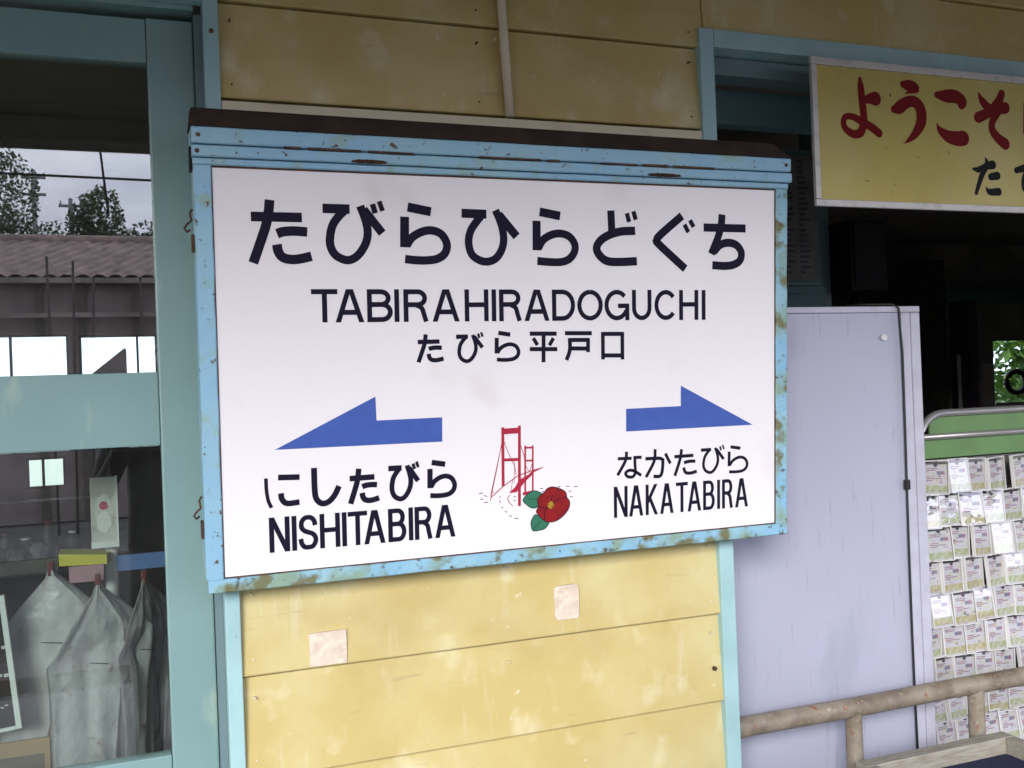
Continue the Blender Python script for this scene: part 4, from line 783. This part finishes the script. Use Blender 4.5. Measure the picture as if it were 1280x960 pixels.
tree(-.40, -24, 7.55, 1.05, 'round topped tree standing above the middle of the tiled shed roof')
tree(-3.2, -23, 8.6, 1.9, 'broad tree above the left of the tiled shed roof')
tree(1.1, -25, 7.3, 1.3, 'lower tree right of the round topped one beyond the shed')
tree(-5.6, -26, 8.2, 1.9, 'tallest tree far left beyond the shed')
wf = bmesh.new()
for k in range(46): leaves(wf, (-22+k, -30+rt.uniform(-2, 2), 4.2+rt.uniform(-.9, .5)), (1.5, 1.5, 1.6), 330, .16, rt)
for k in range(26): leaves(wf, (-5+k*.4, -28+rt.uniform(-1, 1), 5.45+.3*math.sin(k*1.9)), (.8, .8, .9), 900, .06, rt)
o = bpy.data.objects.new('woodland', mesh('woodland', wf, M['leaf'])); COL.objects.link(o); o['kind'] = 'stuff'; o['label'] = 'line of distant woodland beyond the tracks'

# ------------------------------------------------------------ the photographer, seen only as a dark shape in the lower door pane
def skin(name, verts, edges, rad, root, m, parent, sub=2):
    me = bpy.data.meshes.new(name); me.from_pydata(verts, edges, []); o = bpy.data.objects.new(name, me); COL.objects.link(o); o.parent = parent
    o.modifiers.new('skin', 'SKIN'); o.modifiers.new('sub', 'SUBSURF').levels = sub; o.modifiers['sub'].render_levels = sub
    for i, r_ in enumerate(rad): me.skin_vertices[0].data[i].radius = (r_, r_) if not isinstance(r_, tuple) else r_
    me.skin_vertices[0].data[root].use_root = True
    o.modifiers['skin'].use_smooth_shade = True; me.materials.append(m); return o
M['skinm'] = mat('skin', (.45, .27, .19), .5)
pp = thing('person', 'person in black clothes holding up a small camera, mirrored in the lower door pane', 'person', (.15, -2.12, 0))
V_ = [(0, 0, .95), (0, 0, 1.12), (0, .01, 1.30), (0, 0, 1.42), (0, 0, 1.50),
      (-.10, 0, .88), (-.12, .01, .50), (-.13, -.02, .10), (-.13, .12, .045), (.10, 0, .88), (.12, .01, .50), (.13, -.02, .10), (.13, .12, .045),
      (-.19, 0, 1.38), (-.27, .10, 1.16), (-.15, .26, 1.40), (.19, 0, 1.38), (.24, .12, 1.15), (.01, .27, 1.36)]
E_ = [(0, 1), (1, 2), (2, 3), (3, 4), (0, 5), (5, 6), (6, 7), (7, 8), (0, 9), (9, 10), (10, 11), (11, 12), (3, 13), (13, 14), (14, 15), (3, 16), (16, 17), (17, 18)]
Rd = [(.18, .12), (.18, .12), (.20, .12), (.14, .08), .055, .095, .065, .048, .042, .095, .065, .048, .042, .062, .047, .034, .062, .047, .034]
skin('body', V_, E_, Rd, 0, M['darkcloth'], pp)
hd = bmesh.new(); bmesh.ops.create_uvsphere(hd, u_segments=24, v_segments=16, radius=1)
for v in hd.verts:
    x, y, z = v.co; k = 1-.28*max(0, -z)
    v.co = Vector((x*.075*k, y*.095*k, z*.115+1.615))
    if y > .7 and abs(x) < .22 and -.25 < z < .12: v.co.y += .018
    if y > .8 and abs(abs(x)-.38) < .18 and .0 < z < .25: v.co.y -= .008
for s_ in (-1, 1): bmesh.ops.create_uvsphere(hd, u_segments=8, v_segments=6, radius=1, matrix=Matrix.Translation((s_*.076, -.005, 1.605)) @ Matrix.Diagonal((.010, .02, .032, 1)))
for f in hd.faces: f.smooth = True
part('head', hd, M['skinm'], pp, local=True)
ey = bmesh.new()
for s_ in (-1, 1): bmesh.ops.create_uvsphere(ey, u_segments=8, v_segments=6, radius=.010, matrix=Matrix.Translation((s_*.028, .081, 1.625)))
part('eyes', ey, M['black'], pp, local=True)
mo = bmesh.new(); tube(mo, [(-.022, .083, 1.560), (0, .090, 1.557), (.022, .083, 1.560)], .005, 6); part('mouth', mo, M['mauve'], pp, local=True)
hr = bmesh.new(); bmesh.ops.create_uvsphere(hr, u_segments=20, v_segments=12, radius=1)
bmesh.ops.delete(hr, geom=[v for v in hr.verts if v.co.z < -.25 or (v.co.y > .45 and v.co.z < .45)], context='VERTS')
for v in hr.verts: v.co = Vector((v.co.x*.083, v.co.y*.102-.006, v.co.z*.118+1.628))
part('hair', hr, M['black'], pp, local=True)
for s_, bx_, by_, bz_ in ((-1, -.15, .27, 1.42), (1, .02, .28, 1.385)):
    hv = [(bx_, by_-.01, bz_-.02), (bx_, by_+.02, bz_+.03)]; he = [(0, 1)]; hrad = [(.028, .018), (.034, .014)]
    tx, tz = (-.155-.0, 1.47)
    for k in range(4):
        i0 = len(hv); fx = bx_ + s_*(-.024+.016*k); ln = (.062, .07, .066, .052)[k]
        hv += [(fx, by_+.03, bz_+.055), (fx - s_*-.004, by_+.045, bz_+.055+ln*.5), (fx - s_*-.010, by_+.035, bz_+.055+ln*.85)]
        he += [(1, i0), (i0, i0+1), (i0+1, i0+2)]; hrad += [.0095, .0088, .0078]
    i0 = len(hv); hv += [(bx_-s_*.034, by_+.02, bz_+.02), (bx_-s_*.048, by_+.03, bz_+.045)]; he += [(1, i0), (i0, i0+1)]; hrad += [.0105, .009]
    skin('hand', hv, he, hrad, 0, M['skinm'], pp, 1)
cmr = thing('pocket_camera', 'small dark pocket camera held up by the person before the door', 'camera', (.085, -1.815, 1.46))
part('body', B(.030, .140, -1.83, -1.806, 1.44, 1.50, bev=.004), M['black'], cmr); part('lens', T([(.075, -1.8055, 1.47), (.075, -1.792, 1.47)], .016, 14), M['grey'], cmr)
